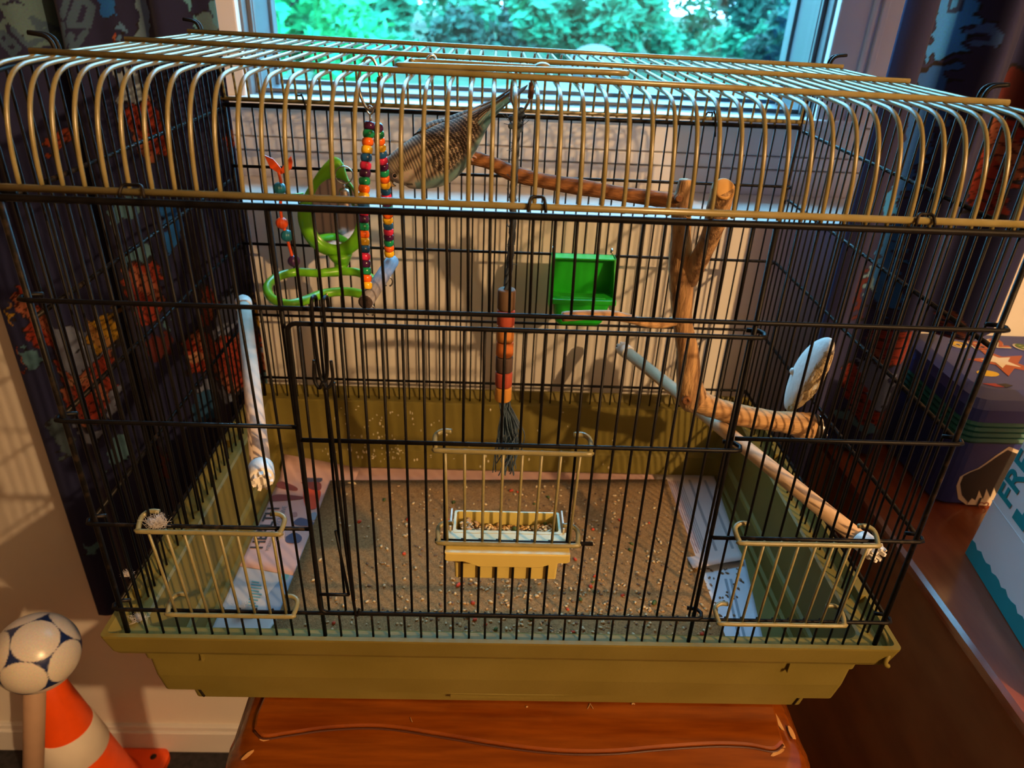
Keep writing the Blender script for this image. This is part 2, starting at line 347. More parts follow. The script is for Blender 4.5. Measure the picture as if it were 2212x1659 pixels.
box(sash, GX0 + sw, GX1 - sw, SY + 0.003, SY + 0.018, GZ0 + 0.001, GZ0 + 0.006, 0.001); box(sash, GX0 + sw, GX1 - sw, SY + 0.003, SY + 0.018, GZ1 - 0.012, GZ1, 0.001)
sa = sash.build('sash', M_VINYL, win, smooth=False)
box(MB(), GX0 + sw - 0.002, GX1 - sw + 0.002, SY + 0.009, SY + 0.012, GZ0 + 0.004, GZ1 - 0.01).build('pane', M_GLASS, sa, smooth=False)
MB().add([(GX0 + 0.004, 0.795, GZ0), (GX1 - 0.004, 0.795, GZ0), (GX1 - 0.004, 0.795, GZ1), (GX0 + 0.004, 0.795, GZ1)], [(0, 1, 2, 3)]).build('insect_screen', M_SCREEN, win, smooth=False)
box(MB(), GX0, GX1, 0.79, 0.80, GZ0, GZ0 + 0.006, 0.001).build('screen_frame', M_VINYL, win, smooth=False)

# ------------------------------------------------------------------ outside the window
GRD = -0.55
g = MB().add([(-30, 0.85, GRD), (30, 0.85, GRD), (30, 60, GRD), (-30, 60, GRD)], [(0, 1, 2, 3)]).build('ground', M_GRASS, smooth=False); struct(g, 'green lawn outside the window')
dv = MB().add([(-1.1, 0.9, GRD + 0.02), (5.2, 0.9, GRD + 0.02), (4.4, 9.6, GRD + 0.02), (2.8, 10.6, GRD + 0.02), (0.6, 10.2, GRD + 0.02), (-0.4, 8.5, GRD + 0.02)], [(0, 1, 2, 3, 4, 5)])
struct(dv.build('driveway', M_GRAVEL, smooth=False), 'pale drive seen through the lower window')
def tree(label, x, y, h, cr_, trunk_r, n, mi, zc=None, spread=None, group='trees outside the window'):
    t = thing('tree', label, 'tree', (x, y, GRD), group)
    rnd = random.Random(int(abs(x * 91 + y * 17) * 10))
    mb = MB(); tube(mb, [(0, 0, -0.1), (0.03, 0, h * 0.4), (0.0, 0.05, h * 0.85)], [trunk_r, trunk_r * 0.8, trunk_r * 0.35], 7)
    for k in range(6):
        a = rnd.random() * 6.28; z0 = h * (0.25 + 0.09 * k); tube(mb, [(0, 0, z0), (cr_ * 0.6 * math.cos(a), cr_ * 0.6 * math.sin(a), z0 + h * 0.14)], [trunk_r * 0.45, trunk_r * 0.12], 5)
    mb.build('trunk', M_TRUNK, t)
    fm = MB(); vs = []; fs = []
    blobs = []
    for k in range(22):
        a = rnd.random() * 6.28; q = cr_ * math.sqrt(rnd.random()); z = (zc or h * 0.62) + (rnd.random() - 0.5) * h * (spread or 0.75)
        blobs.append((q * math.cos(a), q * math.sin(a), z, cr_ * (0.22 + 0.25 * rnd.random())))
    for k in range(n):
        b = rnd.choice(blobs); d = Vector((rnd.gauss(0, 1), rnd.gauss(0, 1), rnd.gauss(0, 1))); d.normalize(); d *= b[3] * rnd.random() ** 0.4
        c = Vector((b[0], b[1], b[2])) + d
        if c.z < 0.02: continue
        s = (0.045 + 0.06 * rnd.random()) * (1.0 if y < 10 else 1.6 if y < 20 else 2.4); u = Vector((rnd.gauss(0, 1), rnd.gauss(0, 1), rnd.gauss(0, 0.6))).normalized(); w = u.orthogonal().normalized()
        i = len(vs); vs += [c + u * s, c + w * s * 0.5, c - u * s, c - w * s * 0.5]; fs.append((i, i + 1, i + 2, i + 3))
    fm.add(vs, fs); f = fm.build('foliage', M_LEAF[mi], t, smooth=False); f['kind'] = 'stuff'
    return t
tree('bright green bushy tree at the left edge of the window', -2.35, 7.4, 2.6, 0.95, 0.09, 9000, 2, zc=1.0)
tree('dark trunked tree left of the window centre', -1.9, 12.2, 4.2, 1.25, 0.20, 8000, 1, zc=1.4)
tree('dense mid green tree behind the cage top at window centre', 1.7, 12.6, 4.2, 1.2, 0.2, 9000, 1, zc=1.3)
tree('deep green tree right of the window centre', 5.4, 13.2, 4.2, 1.3, 0.22, 8000, 0, zc=1.3)
tree('bright green leafy tree at the right edge of the window', 4.35, 8.6, 3.2, 1.0, 0.12, 10000, 2, zc=1.2)
tree('tall dark tree far behind the drive', 0.3, 18.0, 5.5, 1.75, 0.3, 11000, 0, zc=1.7)
tree('wide deep green tree far behind the left trees', -5.4, 18.0, 5.5, 1.8, 0.3, 11000, 0, zc=1.7)
tree('distant mid green tree beyond the right edge tree', 6.0, 18.4, 5.5, 1.8, 0.3, 11000, 1, zc=1.7)
tree('broad hazy tree filling the far left background', -9.5, 26.0, 8.0, 3.6, 0.4, 12000, 1, zc=2.6)
tree('broad hazy tree filling the far middle background', 1.5, 27.0, 8.0, 3.6, 0.4, 12000, 1, zc=2.6)
tree('broad hazy tree filling the far right background', 12.0, 26.5, 8.0, 3.6, 0.4, 12000, 0, zc=2.6)
dm = MB(); ell(dm, (0, 0, 0), (0.40, 0.4, 0.30), 20, 12)
tag(dm.build('garden_boulder', M_GRAVEL, None, loc=(1.36, 10.7, GRD + 0.16)), 'pale rounded boulder at the far end of the drive', 'boulder')

# ------------------------------------------------------------------ curtains
def in_poly(X, Z, poly):
    c = np.zeros(X.shape, bool); n = len(poly)
    for i in range(n):
        x1, z1 = poly[i]; x2, z2 = poly[(i + 1) % n]
        if z1 == z2: continue
        c ^= ((z1 > Z) != (z2 > Z)) & (X < (x2 - x1) * (Z - z1) / (z2 - z1) + x1)
    return c
def seg_dist(X, Z, a, b):
    ax, az = a; bx, bz = b; dx, dz = bx - ax, bz - az; t = np.clip(((X - ax) * dx + (Z - az) * dz) / (dx * dx + dz * dz + 1e-12), 0, 1)
    return np.hypot(X - ax - t * dx, Z - az - t * dz)
STROKES = {'B': [((0, 0), (0, 1)), ((0, 1), (.45, .95)), ((.45, .95), (.45, .6)), ((.45, .6), (0, .5)), ((.05, .5), (.55, .45)), ((.55, .45), (.55, .05)), ((.55, .05), (0, 0))],
           'L': [((0, 1), (0, 0)), ((0, 0), (.5, 0))], 'A': [((0, 0), (.28, 1)), ((.28, 1), (.56, 0)), ((.1, .35), (.46, .35))],
           'I': [((.15, 0), (.15, 1))], 'D': [((0, 0), (0, 1)), ((0, 1), (.4, .85)), ((.4, .85), (.4, .15)), ((.4, .15), (0, 0))],
           'W': [((0, 1), (.15, 0)), ((.15, 0), (.35, .7)), ((.35, .7), (.55, 0)), ((.55, 0), (.7, 1))], 'O': [((0, .2), (0, .8)), ((0, .8), (.5, .8)), ((.5, .8), (.5, .2)), ((.5, .2), (0, .2))]}
def curtain(name, label, x0, x1, z0, z1, yfun, base, prints, letters, px_y, step=0.0016, group=None, xr=None):
    nx = int((x1 - x0) / step); nz = int((min(z1, 0.62) - z0) / 0.0019)
    xs = np.linspace(x0, x1, nx); zs = np.append(np.linspace(z0, min(z1, 0.62), nz), np.linspace(0.64, z1, 20)); nz += 20; X, Z = np.meshgrid(xs, zs)
    if xr is not None: X = x0 + (X - x0) / (x1 - x0) * (xr(Z) - x0)
    Y = yfun(X, Z)
    col = np.zeros((nz, nx, 4)); col[..., :3] = base; col[..., 3] = 1
    wob = 0.003 * np.sin(X * 310 + Z * 120) + 0.002 * np.sin(Z * 420 - X * 90)
    for pts, c in prints:
        poly = [((p := atY(u, v, px_y)).x, p.z) for u, v in pts]
        m = in_poly(X + wob, Z + wob, poly)
        big = in_poly(X + wob, Z + wob, [(sum(q[0] for q in poly) / len(poly) + (q[0] - sum(r[0] for r in poly) / len(poly)) * 1.08, sum(q[1] for q in poly) / len(poly) + (q[1] - sum(r[1] for r in poly) / len(poly)) * 1.08) for q in poly])
        col[big & ~m, :3] = np.array((0.012, 0.010, 0.016))
        col[m, :3] = c
        if c[0] > 2.5 * c[2] and c[0] > 0.15:      # warm prints carry dark scribbled shading
            k = np.abs(np.sin(X * 260 + 2.2 * np.sin(Z * 190)) * np.sin(Z * 230 + 1.7 * np.sin(X * 170)))
            col[m & (k < 0.13), :3] = np.array(c) * 0.18
            k2 = np.sin(X * 95 + Z * 60) > 0.55
            col[m & k2 & (k > 0.13), :3] = np.array(c) * 0.45 + np.array((0.20, 0.09, 0.05))
    for ch, (u, v), h, ang, wd, c in letters:
        o = atY(u, v, px_y); mm = (o - CAM).length / F_PX * 0.98
        a = math.radians(ang)
        for p, q in STROKES[ch]:
            P1 = (o.x + mm * h * (p[0] * math.cos(a) - p[1] * math.sin(a)), o.z + mm * h * (p[0] * math.sin(a) + p[1] * math.cos(a)))
            P2 = (o.x + mm * h * (q[0] * math.cos(a) - q[1] * math.sin(a)), o.z + mm * h * (q[0] * math.sin(a) + q[1] * math.cos(a)))
            d = seg_dist(X, Z, P1, P2)
            col[d < mm * wd / 2, :3] = c
    V = np.stack([X, Y, Z], -1).reshape(-1, 3)
    idx = np.arange(nx * nz).reshape(nz, nx)
    Fq = np.stack([idx[:-1, :-1], idx[:-1, 1:], idx[1:, 1:], idx[1:, :-1]], -1).reshape(-1, 4)
    me = bpy.data.meshes.new(name); me.from_pydata(V.tolist(), [], Fq.tolist()); me.materials.append(M_CURT)
    me.polygons.foreach_set('use_smooth', [True] * len(me.polygons))
    at = me.color_attributes.new('Col', 'FLOAT_COLOR', 'POINT'); at.data.foreach_set('color', col.reshape(-1))
    o = link(name, me); sm = o.modifiers.new('thick', 'SOLIDIFY'); sm.thickness = 0.0012
    return tag(o, label, 'curtain', group)
def yl(X, Z):
    f = 0.462 + 0.010 * np.sin((X + 0.66) * 62 + 0.3 * np.sin(Z * 3)) + 0.006 * np.sin(X * 118 + Z * 1.5)
    return np.minimum(f - 0.020 + 0.034 * np.exp(-((X + 0.524 - 0.010 * Z) / 0.011) ** 2), 0.4845)
RED, ORG, GREY, TEA, BLU, YEL, PEACH, MAR = (0.30, 0.035, 0.018), (0.42, 0.075, 0.015), (0.17, 0.21, 0.34), (0.09, 0.22, 0.32), (0.012, 0.13, 0.50), (0.42, 0.24, 0.02), (0.48, 0.24, 0.14), (0.10, 0.014, 0.014)
LG, LB = (0.10, 0.19, 0.25), (0.050, 0.105, 0.20)
curtain('curtain', 'navy printed curtain hanging left of the cage, its hem low by the beige wall', -0.668, -0.334, -0.452, 1.02, yl, (0.016, 0.019, 0.075),
  [([(0, -60), (100, -60), (122, 112), (100, 110), (70, 95), (50, 62), (20, 60), (0, 66)], LG), ([(0, 28), (26, 40), (0, 46)], (0.016, 0.019, 0.075)), ([(10, 0), (50, 0), (52, 18)], (0.016, 0.019, 0.075)),
   ([(222, -40), (252, -40), (252, 38), (225, 30)], BLU), ([(284, -40), (328, -40), (330, 60), (320, 105), (292, 105), (296, 40)], (0.13, 0.23, 0.34)),
   ([(258, 52), (270, 55), (272, 80), (262, 78)], (0.08, 0.2, 0.42)), ([(398, -40), (420, -40), (417, 22), (400, 6)], (0.10, 0.32, 0.48)), ([(415, 25), (428, 45), (430, 72), (418, 60)], (0.10, 0.32, 0.48)),
   ([(426, 28), (455, 28), (470, 60), (466, 100), (436, 100)], LG), ([(455, -20), (485, -20), (492, 60), (468, 62)], (0.08, 0.25, 0.40)), ([(246, 82), (256, 70), (268, 90), (256, 100)], RED),
   ([(246, 148), (292, 150), (318, 205), (300, 222), (266, 221)], (0.28, 0.36, 0.45)), ([(308, 188), (322, 205), (332, 228), (312, 238)], PEACH),
   ([(276, 224), (332, 226), (344, 255), (350, 285), (372, 305), (378, 318), (352, 340), (318, 345), (296, 320), (290, 285), (278, 262)], RED), ([(352, 318), (376, 305), (378, 325), (360, 335)], ORG),
   ([(102, 302), (150, 272), (152, 292), (122, 334), (106, 318)], (0.30, 0.05, 0.02)), ([(486, 290), (520, 272), (528, 300), (500, 320)], (0.28, 0.04, 0.018)),
   ([(252, 420), (300, 425), (300, 462), (262, 470)], TEA), ([(342, 442), (376, 442), (398, 480), (382, 525), (365, 555), (358, 500)], BLU),
   ([(290, 522), (332, 530), (334, 555), (282, 562)], TEA), ([(278, 566), (340, 562), (352, 610), (358, 655), (340, 690), (312, 682), (300, 640), (282, 600)], RED),
   ([(308, 655), (330, 660), (332, 692), (312, 694)], RED), ([(352, 690), (368, 690), (372, 715), (360, 715)], TEA), ([(330, 715), (372, 720), (375, 760), (340, 768)], MAR),
   ([(446, 610), (468, 612), (480, 650), (462, 690), (440, 705), (428, 690), (440, 655)], RED), ([(495, 625), (522, 640), (520, 690), (490, 720), (470, 712)], GREY),
   ([(540, 630), (556, 652), (576, 640), (600, 650), (604, 700), (576, 706), (552, 700), (556, 670)], YEL),
   ([(402, 730), (430, 712), (462, 722), (520, 712), (560, 726), (604, 700), (606, 790), (560, 800), (552, 830), (512, 835), (470, 800), (414, 806), (408, 770)], RED), ([(408, 760), (440, 772), (440, 785), (408, 776)], PEACH),
   ([(560, 740), (604, 722), (606, 760), (580, 768)], GREY), ([(440, 815), (520, 835), (520, 855), (430, 845)], GREY), ([(424, 846), (470, 852), (472, 905), (436, 912)], (0.02, 0.09, 0.22)), ([(560, 806), (604, 800), (604, 840), (570, 846)], TEA),
   ([(34, 618), (52, 622), (66, 660), (62, 690), (40, 676)], RED), ([(58, 664), (98, 678), (128, 706), (132, 735), (112, 762), (80, 744), (62, 714)], RED),
   ([(128, 690), (182, 706), (250, 736), (240, 776), (180, 800), (126, 790), (118, 760)], GREY), ([(190, 672), (206, 690), (232, 672), (244, 700), (246, 740), (216, 762), (205, 736), (182, 745), (196, 716)], YEL),
   ([(114, 770), (150, 796), (190, 796), (240, 752), (246, 776), (236, 808), (262, 830), (240, 868), (220, 905), (176, 905), (140, 890), (128, 830)], RED), ([(120, 800), (180, 808), (200, 800), (190, 818), (130, 815)], PEACH),
   ([(52, 745), (80, 760), (92, 784), (70, 792), (58, 774)], TEA), ([(46, 735), (58, 760), (66, 800), (54, 770)], RED), ([(22, 640), (36, 680), (40, 700), (30, 690)], YEL), ([(242, 840), (264, 830), (252, 890), (238, 900)], GREY),
   ([(150, 908), (228, 922), (222, 950), (166, 936)], GREY), ([(246, 940), (278, 930), (286, 980), (246, 1000)], TEA), ([(322, 975), (372, 965), (372, 1040), (330, 1060)], MAR), ([(420, 870), (455, 880), (450, 910), (420, 905)], (0.02, 0.09, 0.22)),
   ([(110, 905), (136, 912), (166, 990), (140, 980)], (0.05, 0.08, 0.11)), ([(185, 1165), (218, 1172), (212, 1190), (196, 1190)], TEA)],
  [('B', (36, 116), 32, 33, 8, LB), ('L', (67, 98), 30, 33, 8, LB), ('A', (92, 86), 32, 33, 8, LB), ('I', (150, 30), 40, -24, 9, LB), ('D', (172, 52), 46, -24, 11, LB), ('W', (150, 100), 40, -24, 8, LB)],
  0.45, group='printed curtains by the window')
def yr(X, Z):
    w = X - 0.387 - 0.008 * Z
    return 0.402 - 0.047 * np.exp(-(w / 0.022) ** 2) + 0.030 * np.cos(w * 62.0 + 1.57) + 0.006 * np.sin(w * 140 + 1) + 0.015 * np.clip(w / 0.25, 0, 1)
curtain('curtain', 'navy printed curtain hanging between the cage and the lidded case on the right', 0.387, 0.640, -0.30, 1.02, yr, (0.024, 0.027, 0.10),
  [([(1965, 10), (2000, 20), (2010, 60), (1985, 75), (1962, 60)], (0.035, 0.055, 0.09)), ([(2040, -30), (2110, -30), (2080, 110), (2060, 120), (2035, 130), (2010, 125)], (0.04, 0.28, 0.80)),  # blue patches are print brightened to stand in for window light on the folds
   ([(2090, 60), (2118, 45), (2122, 80), (2100, 105)], (0.06, 0.16, 0.5)), ([(1985, 165), (2060, 140), (2030, 260), (1960, 430), (1930, 440), (1960, 300)], (0.02, 0.12, 0.45)), ([(1912, 520), (1946, 480), (1930, 620), (1900, 680), (1890, 660)], (0.02, 0.15, 0.5)), ([(1930, 132), (1965, 135), (1975, 160), (1930, 160)], (0.05, 0.022, 0.018)),
   ([(1915, 215), (1945, 210), (1942, 280), (1915, 310), (1898, 300)], ORG), ([(1890, 312), (1908, 310), (1900, 345), (1885, 350)], LG),
   ([(2190, 160), (2240, 150), (2240, 260), (2180, 270), (2160, 300), (2140, 280)], MAR), ([(2168, 262), (2215, 258), (2200, 330), (2170, 400), (2150, 460), (2110, 465), (2130, 380), (2140, 320)], RED),
   ([(2143, 262), (2165, 250), (2150, 285)], GREY), ([(1928, 410), (1950, 420), (1946, 470), (1915, 478)], (0.04, 0.30, 0.75)),
   ([(1843, 588), (1872, 585), (1880, 620), (1868, 640), (1880, 690), (1860, 705), (1846, 640)], MAR), ([(1880, 585), (1900, 580), (1895, 640), (1882, 640)], (0.14, 0.28, 0.42)),
   ([(1905, 692), (1942, 690), (1930, 745), (1890, 765), (1872, 760), (1880, 720)], RED), ([(1862, 772), (1895, 778), (1898, 830), (1880, 852), (1858, 840)], GREY), ([(1832, 800), (1858, 790), (1862, 850), (1885, 860), (1882, 890), (1845, 895), (1830, 850)], RED),
   ([(1820, 888), (1876, 890), (1860, 905), (1812, 908)], TEA), ([(2045, 680), (2070, 676), (2068, 720), (2048, 722)], RED), ([(2030, 722), (2050, 730), (2046, 755), (2022, 765)], RED), ([(2020, 780), (2040, 778), (2020, 850), (2008, 858)], TEA),
   ([(1972, 870), (2004, 835), (2004, 870), (1975, 890)], RED), ([(1970, 890), (1996, 878), (1985, 898), (1960, 902)], TEA), ([(1830, 1045), (1865, 1030), (1872, 1062), (1822, 1080)], RED)],
  [('O', (2062, 34), 34, 8, 7, (0.02, 0.05, 0.16))], 0.42, xr=lambda Z: np.where(Z < -0.050, 0.464, np.interp(Z, [-0.05, 0.098, 0.135, 2], [0.540, 0.545, 0.632, 0.640])), group='printed curtains by the window')
rod = MB(); tube(rod, [(-0.80, 0.44, 1.03), (0.80, 0.44, 1.03)], 0.011, 12)
ro = thing('curtain_rod', 'white curtain rod above the window', 'curtain rod', (0, 0, 0)); rod.build('rod', M_TRIM, ro)
for x in (-0.74, 0.74): tube(MB(), [(x, 0.44, 1.03), (x, WY + 0.002, 1.03)], 0.007, 8).build('bracket', M_TRIM, ro)

# ------------------------------------------------------------------ dresser, case, carton on the right
DZ = -0.06; DX = 0.4727
dr = thing('dresser', 'dark red wooden dresser with glossy top right of the cage', 'dresser', (0.80, 0.1, FZ))
pr = [(0.0, 0.0), (0.004, 0.004), (0.004, 0.010), (-0.003, 0.014), (-0.003, 0.022), (-0.012, 0.030)]
loops = []
for o_, z_ in pr: loops.append(rrect(DX + 0.004 - o_ - 0.004, 1.25 + o_, -0.62 - o_, 0.482, DZ - z_, 0.012, 4))
tm = MB(); loft(tm, loops); t = tm.build('top', M_DRESS, dr, smooth=False); t.matrix_parent_inverse = Matrix.Translation(Vector((-0.80, -0.1, -FZ)))
b = MB(); box(b, DX + 0.014, 1.24, -0.60, 0.478, FZ + 0.06, DZ - 0.030, 0.003); o = b.build('carcass', M_DRESSD, dr, smooth=False); o.matrix_parent_inverse = Matrix.Translation(Vector((-0.80, -0.1, -FZ)))
b = MB(); box(b, DX + 0.024, 1.23, -0.59, 0.470, FZ, FZ + 0.06, 0.003); o = b.build('plinth', M_DRESSD, dr, smooth=False); o.matrix_parent_inverse = Matrix.Translation(Vector((-0.80, -0.1, -FZ)))
for z0, z1 in ((FZ + 0.09, FZ + 0.31), (FZ + 0.33, FZ + 0.54), (FZ + 0.56, DZ - 0.06)):
    b = MB(); box(b, DX + 0.05, 1.20, -0.618, -0.601, z0, z1, 0.004); o = b.build('drawer', M_DRESS, dr, smooth=False); o.matrix_parent_inverse = Matrix.Translation(Vector((-0.80, -0.1, -FZ)))
    for x in (0.65, 1.03):
        k = MB(); ell(k, (x, -0.629, (z0 + z1) / 2), (0.014, 0.012, 0.014)); kk = k.build('knob', M_BRASS, o)

def child_fix(o, root): o.matrix_parent_inverse = Matrix.Translation(-Vector(root.location)); return o
CX0, CX1, CY0, CY1, CT = 0.553, 0.93, 0.279, 0.480, 0.0977
cs = thing('storage_case', 'navy lidded case with stickers and a teal band on the dresser', 'case', (0.74, 0.38, DZ))
m_ = MB(); loft(m_, [rrect(CX0 + 0.006, CX1 - 0.006, CY0 + 0.006, CY1 - 0.004, DZ + 0.0005, 0.018), rrect(CX0, CX1, CY0, CY1, DZ + 0.006, 0.020), rrect(CX0, CX1, CY0, CY1, 0.036, 0.020)])
child_fix(m_.build('body', M_NAVY, cs, smooth=False), cs)
for z in (0.037, 0.0445, 0.052, 0.0595):
    m_ = MB(); loft(m_, [rrect(CX0 - 0.001, CX1 + 0.001, CY0 - 0.001, CY1, z, 0.020), rrect(CX0 - 0.0035, CX1 + 0.0035, CY0 - 0.0035, CY1, z + 0.0035, 0.022), rrect(CX0 - 0.001, CX1 + 0.001, CY0 - 0.001, CY1, z + 0.007, 0.020)])
    child_fix(m_.build('band_rib', M_TEALB, cs, smooth=False), cs)
m_ = MB(); loft(m_, [rrect(CX0 - 0.002, CX1 + 0.002, CY0 - 0.002, CY1, 0.067, 0.022), rrect(CX0 - 0.002, CX1 + 0.002, CY0 - 0.002, CY1, CT - 0.014, 0.022), rrect(CX0 + 0.004, CX1 - 0.004, CY0 + 0.006, CY1 - 0.002, CT - 0.004, 0.022), rrect(CX0 + 0.022, CX1 - 0.022, CY0 + 0.026, CY1 - 0.012, CT, 0.022)])
lid = child_fix(m_.build('lid', M_NAVY, cs, smooth=False), cs)
def lidp(u, v): p = atZ(u, v, CT + 0.0006); return (p.x, p.y, CT + 0.0006)
def sticker(name, pts, mtl, zo=0.0):
    m_ = MB(); plate(m_, [(p[0], p[1], p[2] + zo) for p in pts], (0, 0, 1), 0.0005); return child_fix(m_.build(name, mtl, cs, smooth=False), cs)
def star(cx, cy, r0, r1, n, rot, sx=1.0): return [(cx + sx * (r0 if k % 2 == 0 else r1) * math.cos(rot + math.pi * k / n), cy + (r0 if k % 2 == 0 else r1) * math.sin(rot + math.pi * k / n), CT + 0.0007) for k in range(2 * n)]
s0 = lidp(2168, 782)
sticker('star_sticker', star(s0[0], s0[1], 0.045, 0.018, 5, 0.5), INK['rust']); sticker('star_sticker', star(s0[0] - 0.004, s0[1] + 0.002, 0.024, 0.010, 5, 0.5), INK['cream'], 0.0006)
s1 = lidp(2134, 806); sticker('oval_sticker', [(s1[0] + 0.014 * math.cos(a / 8 * math.pi), s1[1] + 0.008 * math.sin(a / 8 * math.pi), s1[2]) for a in range(16)], INK['yellow'])
s2 = lidp(2148, 832); sticker('leaf_sticker', [(s2[0] + a, s2[1] + c, s2[2]) for a, c in ((-0.012, 0.004), (0, -0.003), (0.010, -0.004), (0.004, 0.005))], INK['pinkred'])
s2 = lidp(2172, 833); sticker('leaf_sticker', [(s2[0] + a, s2[1] + c, s2[2]) for a, c in ((-0.010, 0.003), (-0.002, -0.005), (0.010, 0.001), (0.004, 0.006))], INK['black'])
lt = lidp(2062, 742)
for k, (ch, ink) in enumerate((('o', 'yellow'), ('B', 'rust'), ('2', 'rust'), ('e', 'green'))):
    q = lidp(2052 + 46 * k, 742 + 5 * (k % 2))
    for gro, ik, zz in ((0.004, 'cream', 0.0), (0.0, ink, 0.0008)):
        M = Matrix.Translation(Vector((q[0] - gro * 0.3, q[1] - 0.012, CT + 0.0008 + zz)))
        child_fix(text('letter_sticker', ch, 0.036, INK[ik], cs, M, bold=0.0022 if gro else 0.0006), cs)
YS = CY0 - 0.0006
def frontp(u, v): p = atY(u, v, YS); return (p.x, YS, max(p.z, DZ + 0.003))
out = [(2066, 1050), (2074, 1030), (2092, 1020), (2112, 1012), (2130, 1000), (2150, 985), (2180, 965), (2230, 985), (2245, 1060), (2220, 1110), (2150, 1108), (2110, 1102), (2085, 1096), (2070, 1078)]
cen = (2150, 1045)
m_ = MB(); plate(m_, [frontp(u, v) for u, v in out][::-1], (0, -1, 0), 0.0005); child_fix(m_.build('tree_sticker', INK['cream'], cs, smooth=False), cs)
m_ = MB(); plate(m_, [(x, YS - 0.0006, z) for x, _, z in [frontp(cen[0] + (u - cen[0]) * 0.9, cen[1] - 4 + (v - cen[1]) * 0.86) for u, v in out]][::-1], (0, -1, 0), 0.0005); child_fix(m_.build('tree_sticker', INK['black'], cs, smooth=False), cs)
m_ = MB()
skyl = [(2088, 1088), (2098, 1075), (2106, 1080), (2114, 1058), (2122, 1078), (2130, 1055), (2138, 1074), (2146, 1052), (2154, 1075), (2180, 1050), (2190, 1095), (2130, 1098)]
plate(m_, [(x, YS - 0.0012, z) for x, _, z in [frontp(*q) for q in skyl]][::-1], (0, -1, 0), 0.0004); child_fix(m_.build('tree_sticker', INK['cream'], cs, smooth=False), cs)
q = frontp(2103, 1098); child_fix(text('sticker_text', 'I', 0.018, INK['black'], cs, basis((0, -1, 0), (1, 0, 0), (q[0], YS - 0.0018, q[2])), bold=0.0006), cs)
q = frontp(2122, 1090); hp = []
for k in range(18):
    a = 2 * math.pi * k / 18; hp.append((q[0] + 0.0055 * math.sin(a) ** 3 * 1.2, YS - 0.0019, q[2] + 0.0045 * (1.2 * math.cos(a) - 0.45 * math.cos(2 * a) - 0.2 * math.cos(3 * a))))
m_ = MB(); tube(m_, hp, 0.0006, 5, closed=True); child_fix(m_.build('sticker_heart', INK['rust'], cs), cs)

B0 = Vector((0.5422, 0.1883, DZ)); B1 = Vector((0.5202, 0.0467, DZ)); bd = (B1 - B0).normalized(); bnv = Vector((-bd.y, bd.x, 0)); bnv = bnv if bnv.x > 0 else -bnv
bx = thing('carton', 'white carton with teal lettering standing on the dresser', 'carton', tuple(B0 + bd * 0.12 + bnv * 0.06))
def bxp(s, h, d=0.0): return tuple(B0 + bd * s + Vector((0.012 * (h / 0.2), 0, 0)) + Vector((0, 0, h)) + bnv * d)
LEN, HGT, DEP = 0.24, 0.25, 0.12
m_ = MB(); loft(m_, [[bxp(0, h), bxp(LEN, h), bxp(LEN, h, DEP), bxp(0, h, DEP)] for h in (0.0006, 0.08, HGT)]); child_fix(m_.build('body', M_BOXW, bx, smooth=False), bx)
m_ = MB(); top = []
for k in range(33):
    s = LEN * k / 32; top.append(bxp(s, 0.021 + 0.0022 * math.sin(k * 2.4), -0.0005))
plate(m_, ([bxp(LEN, 0.001, -0.0005), bxp(0, 0.001, -0.0005)] + top)[::-1], tuple(-bnv), 0.0004); child_fix(m_.build('teal_strip', M_BOXT, bx, smooth=False), bx)
m_ = MB(); tube(m_, [bxp(0.0, 0.078, -0.0003), bxp(LEN, 0.078, -0.0003)], 0.0007, 5); child_fix(m_.build('fold_crease', M_BOXW, bx), bx)
def btext(s, h, body, size):
    up = Vector((0.06, 0, 1)).normalized()
    M = Matrix((up, -bd, up.cross(-bd))).transposed().to_4x4()
    M.translation = Vector(bxp(s, h, -0.0009)); return child_fix(text('lettering', body, size, M_BOXT, bx, M, bold=size * 0.02), bx)
btext(0.030, 0.088, 'FRE', 0.040)
m_ = MB(); plate(m_, [bxp(0.040, 0.086, -0.0008), bxp(0.064, 0.086, -0.0008), bxp(0.064, 0.115, -0.0008), bxp(0.052, 0.115, -0.0008), bxp(0.052, 0.098, -0.0008), bxp(0.040, 0.098, -0.0008)], tuple(-bnv), 0.0003); child_fix(m_.build('lettering', M_BOXT, bx, smooth=False), bx)

# ------------------------------------------------------------------ wooden stool under the cage
SZ = -0.1245
st = thing('wooden_stool', 'varnished orange wooden stool under the cage', 'stool', (0.02, 0.18, FZ))
SX0, SX1, SYF, SYB = -0.262, 0.300, -0.075, 0.44
def seatloop(dx, z, r): return rrect(SX0 - dx, SX1 + dx, SYF - dx, SYB + dx, z, r, 10)
def waist(loop, k):
    out = []
    for x, y, z in loop:
        cx = (SX0 + SX1) / 2; t = (y - SYF) / (SYB - SYF); out.append((cx + (x - cx) * (1 - k * math.exp(-((t - 0.33) / 0.16) ** 2)), y, z))
    return out
m_ = MB(); loft(m_, [waist(seatloop(d, z, r), 0.10) for d, z, r in ((-0.03, SZ - 0.045, 0.05), (-0.004, SZ - 0.040, 0.07), (0.004, SZ - 0.028, 0.075), (0.0, SZ - 0.014, 0.07), (-0.010, SZ - 0.0055, 0.065), (-0.022, SZ - 0.0035, 0.055))])
child_fix(m_.build('seat', M_STOOL, st), st)
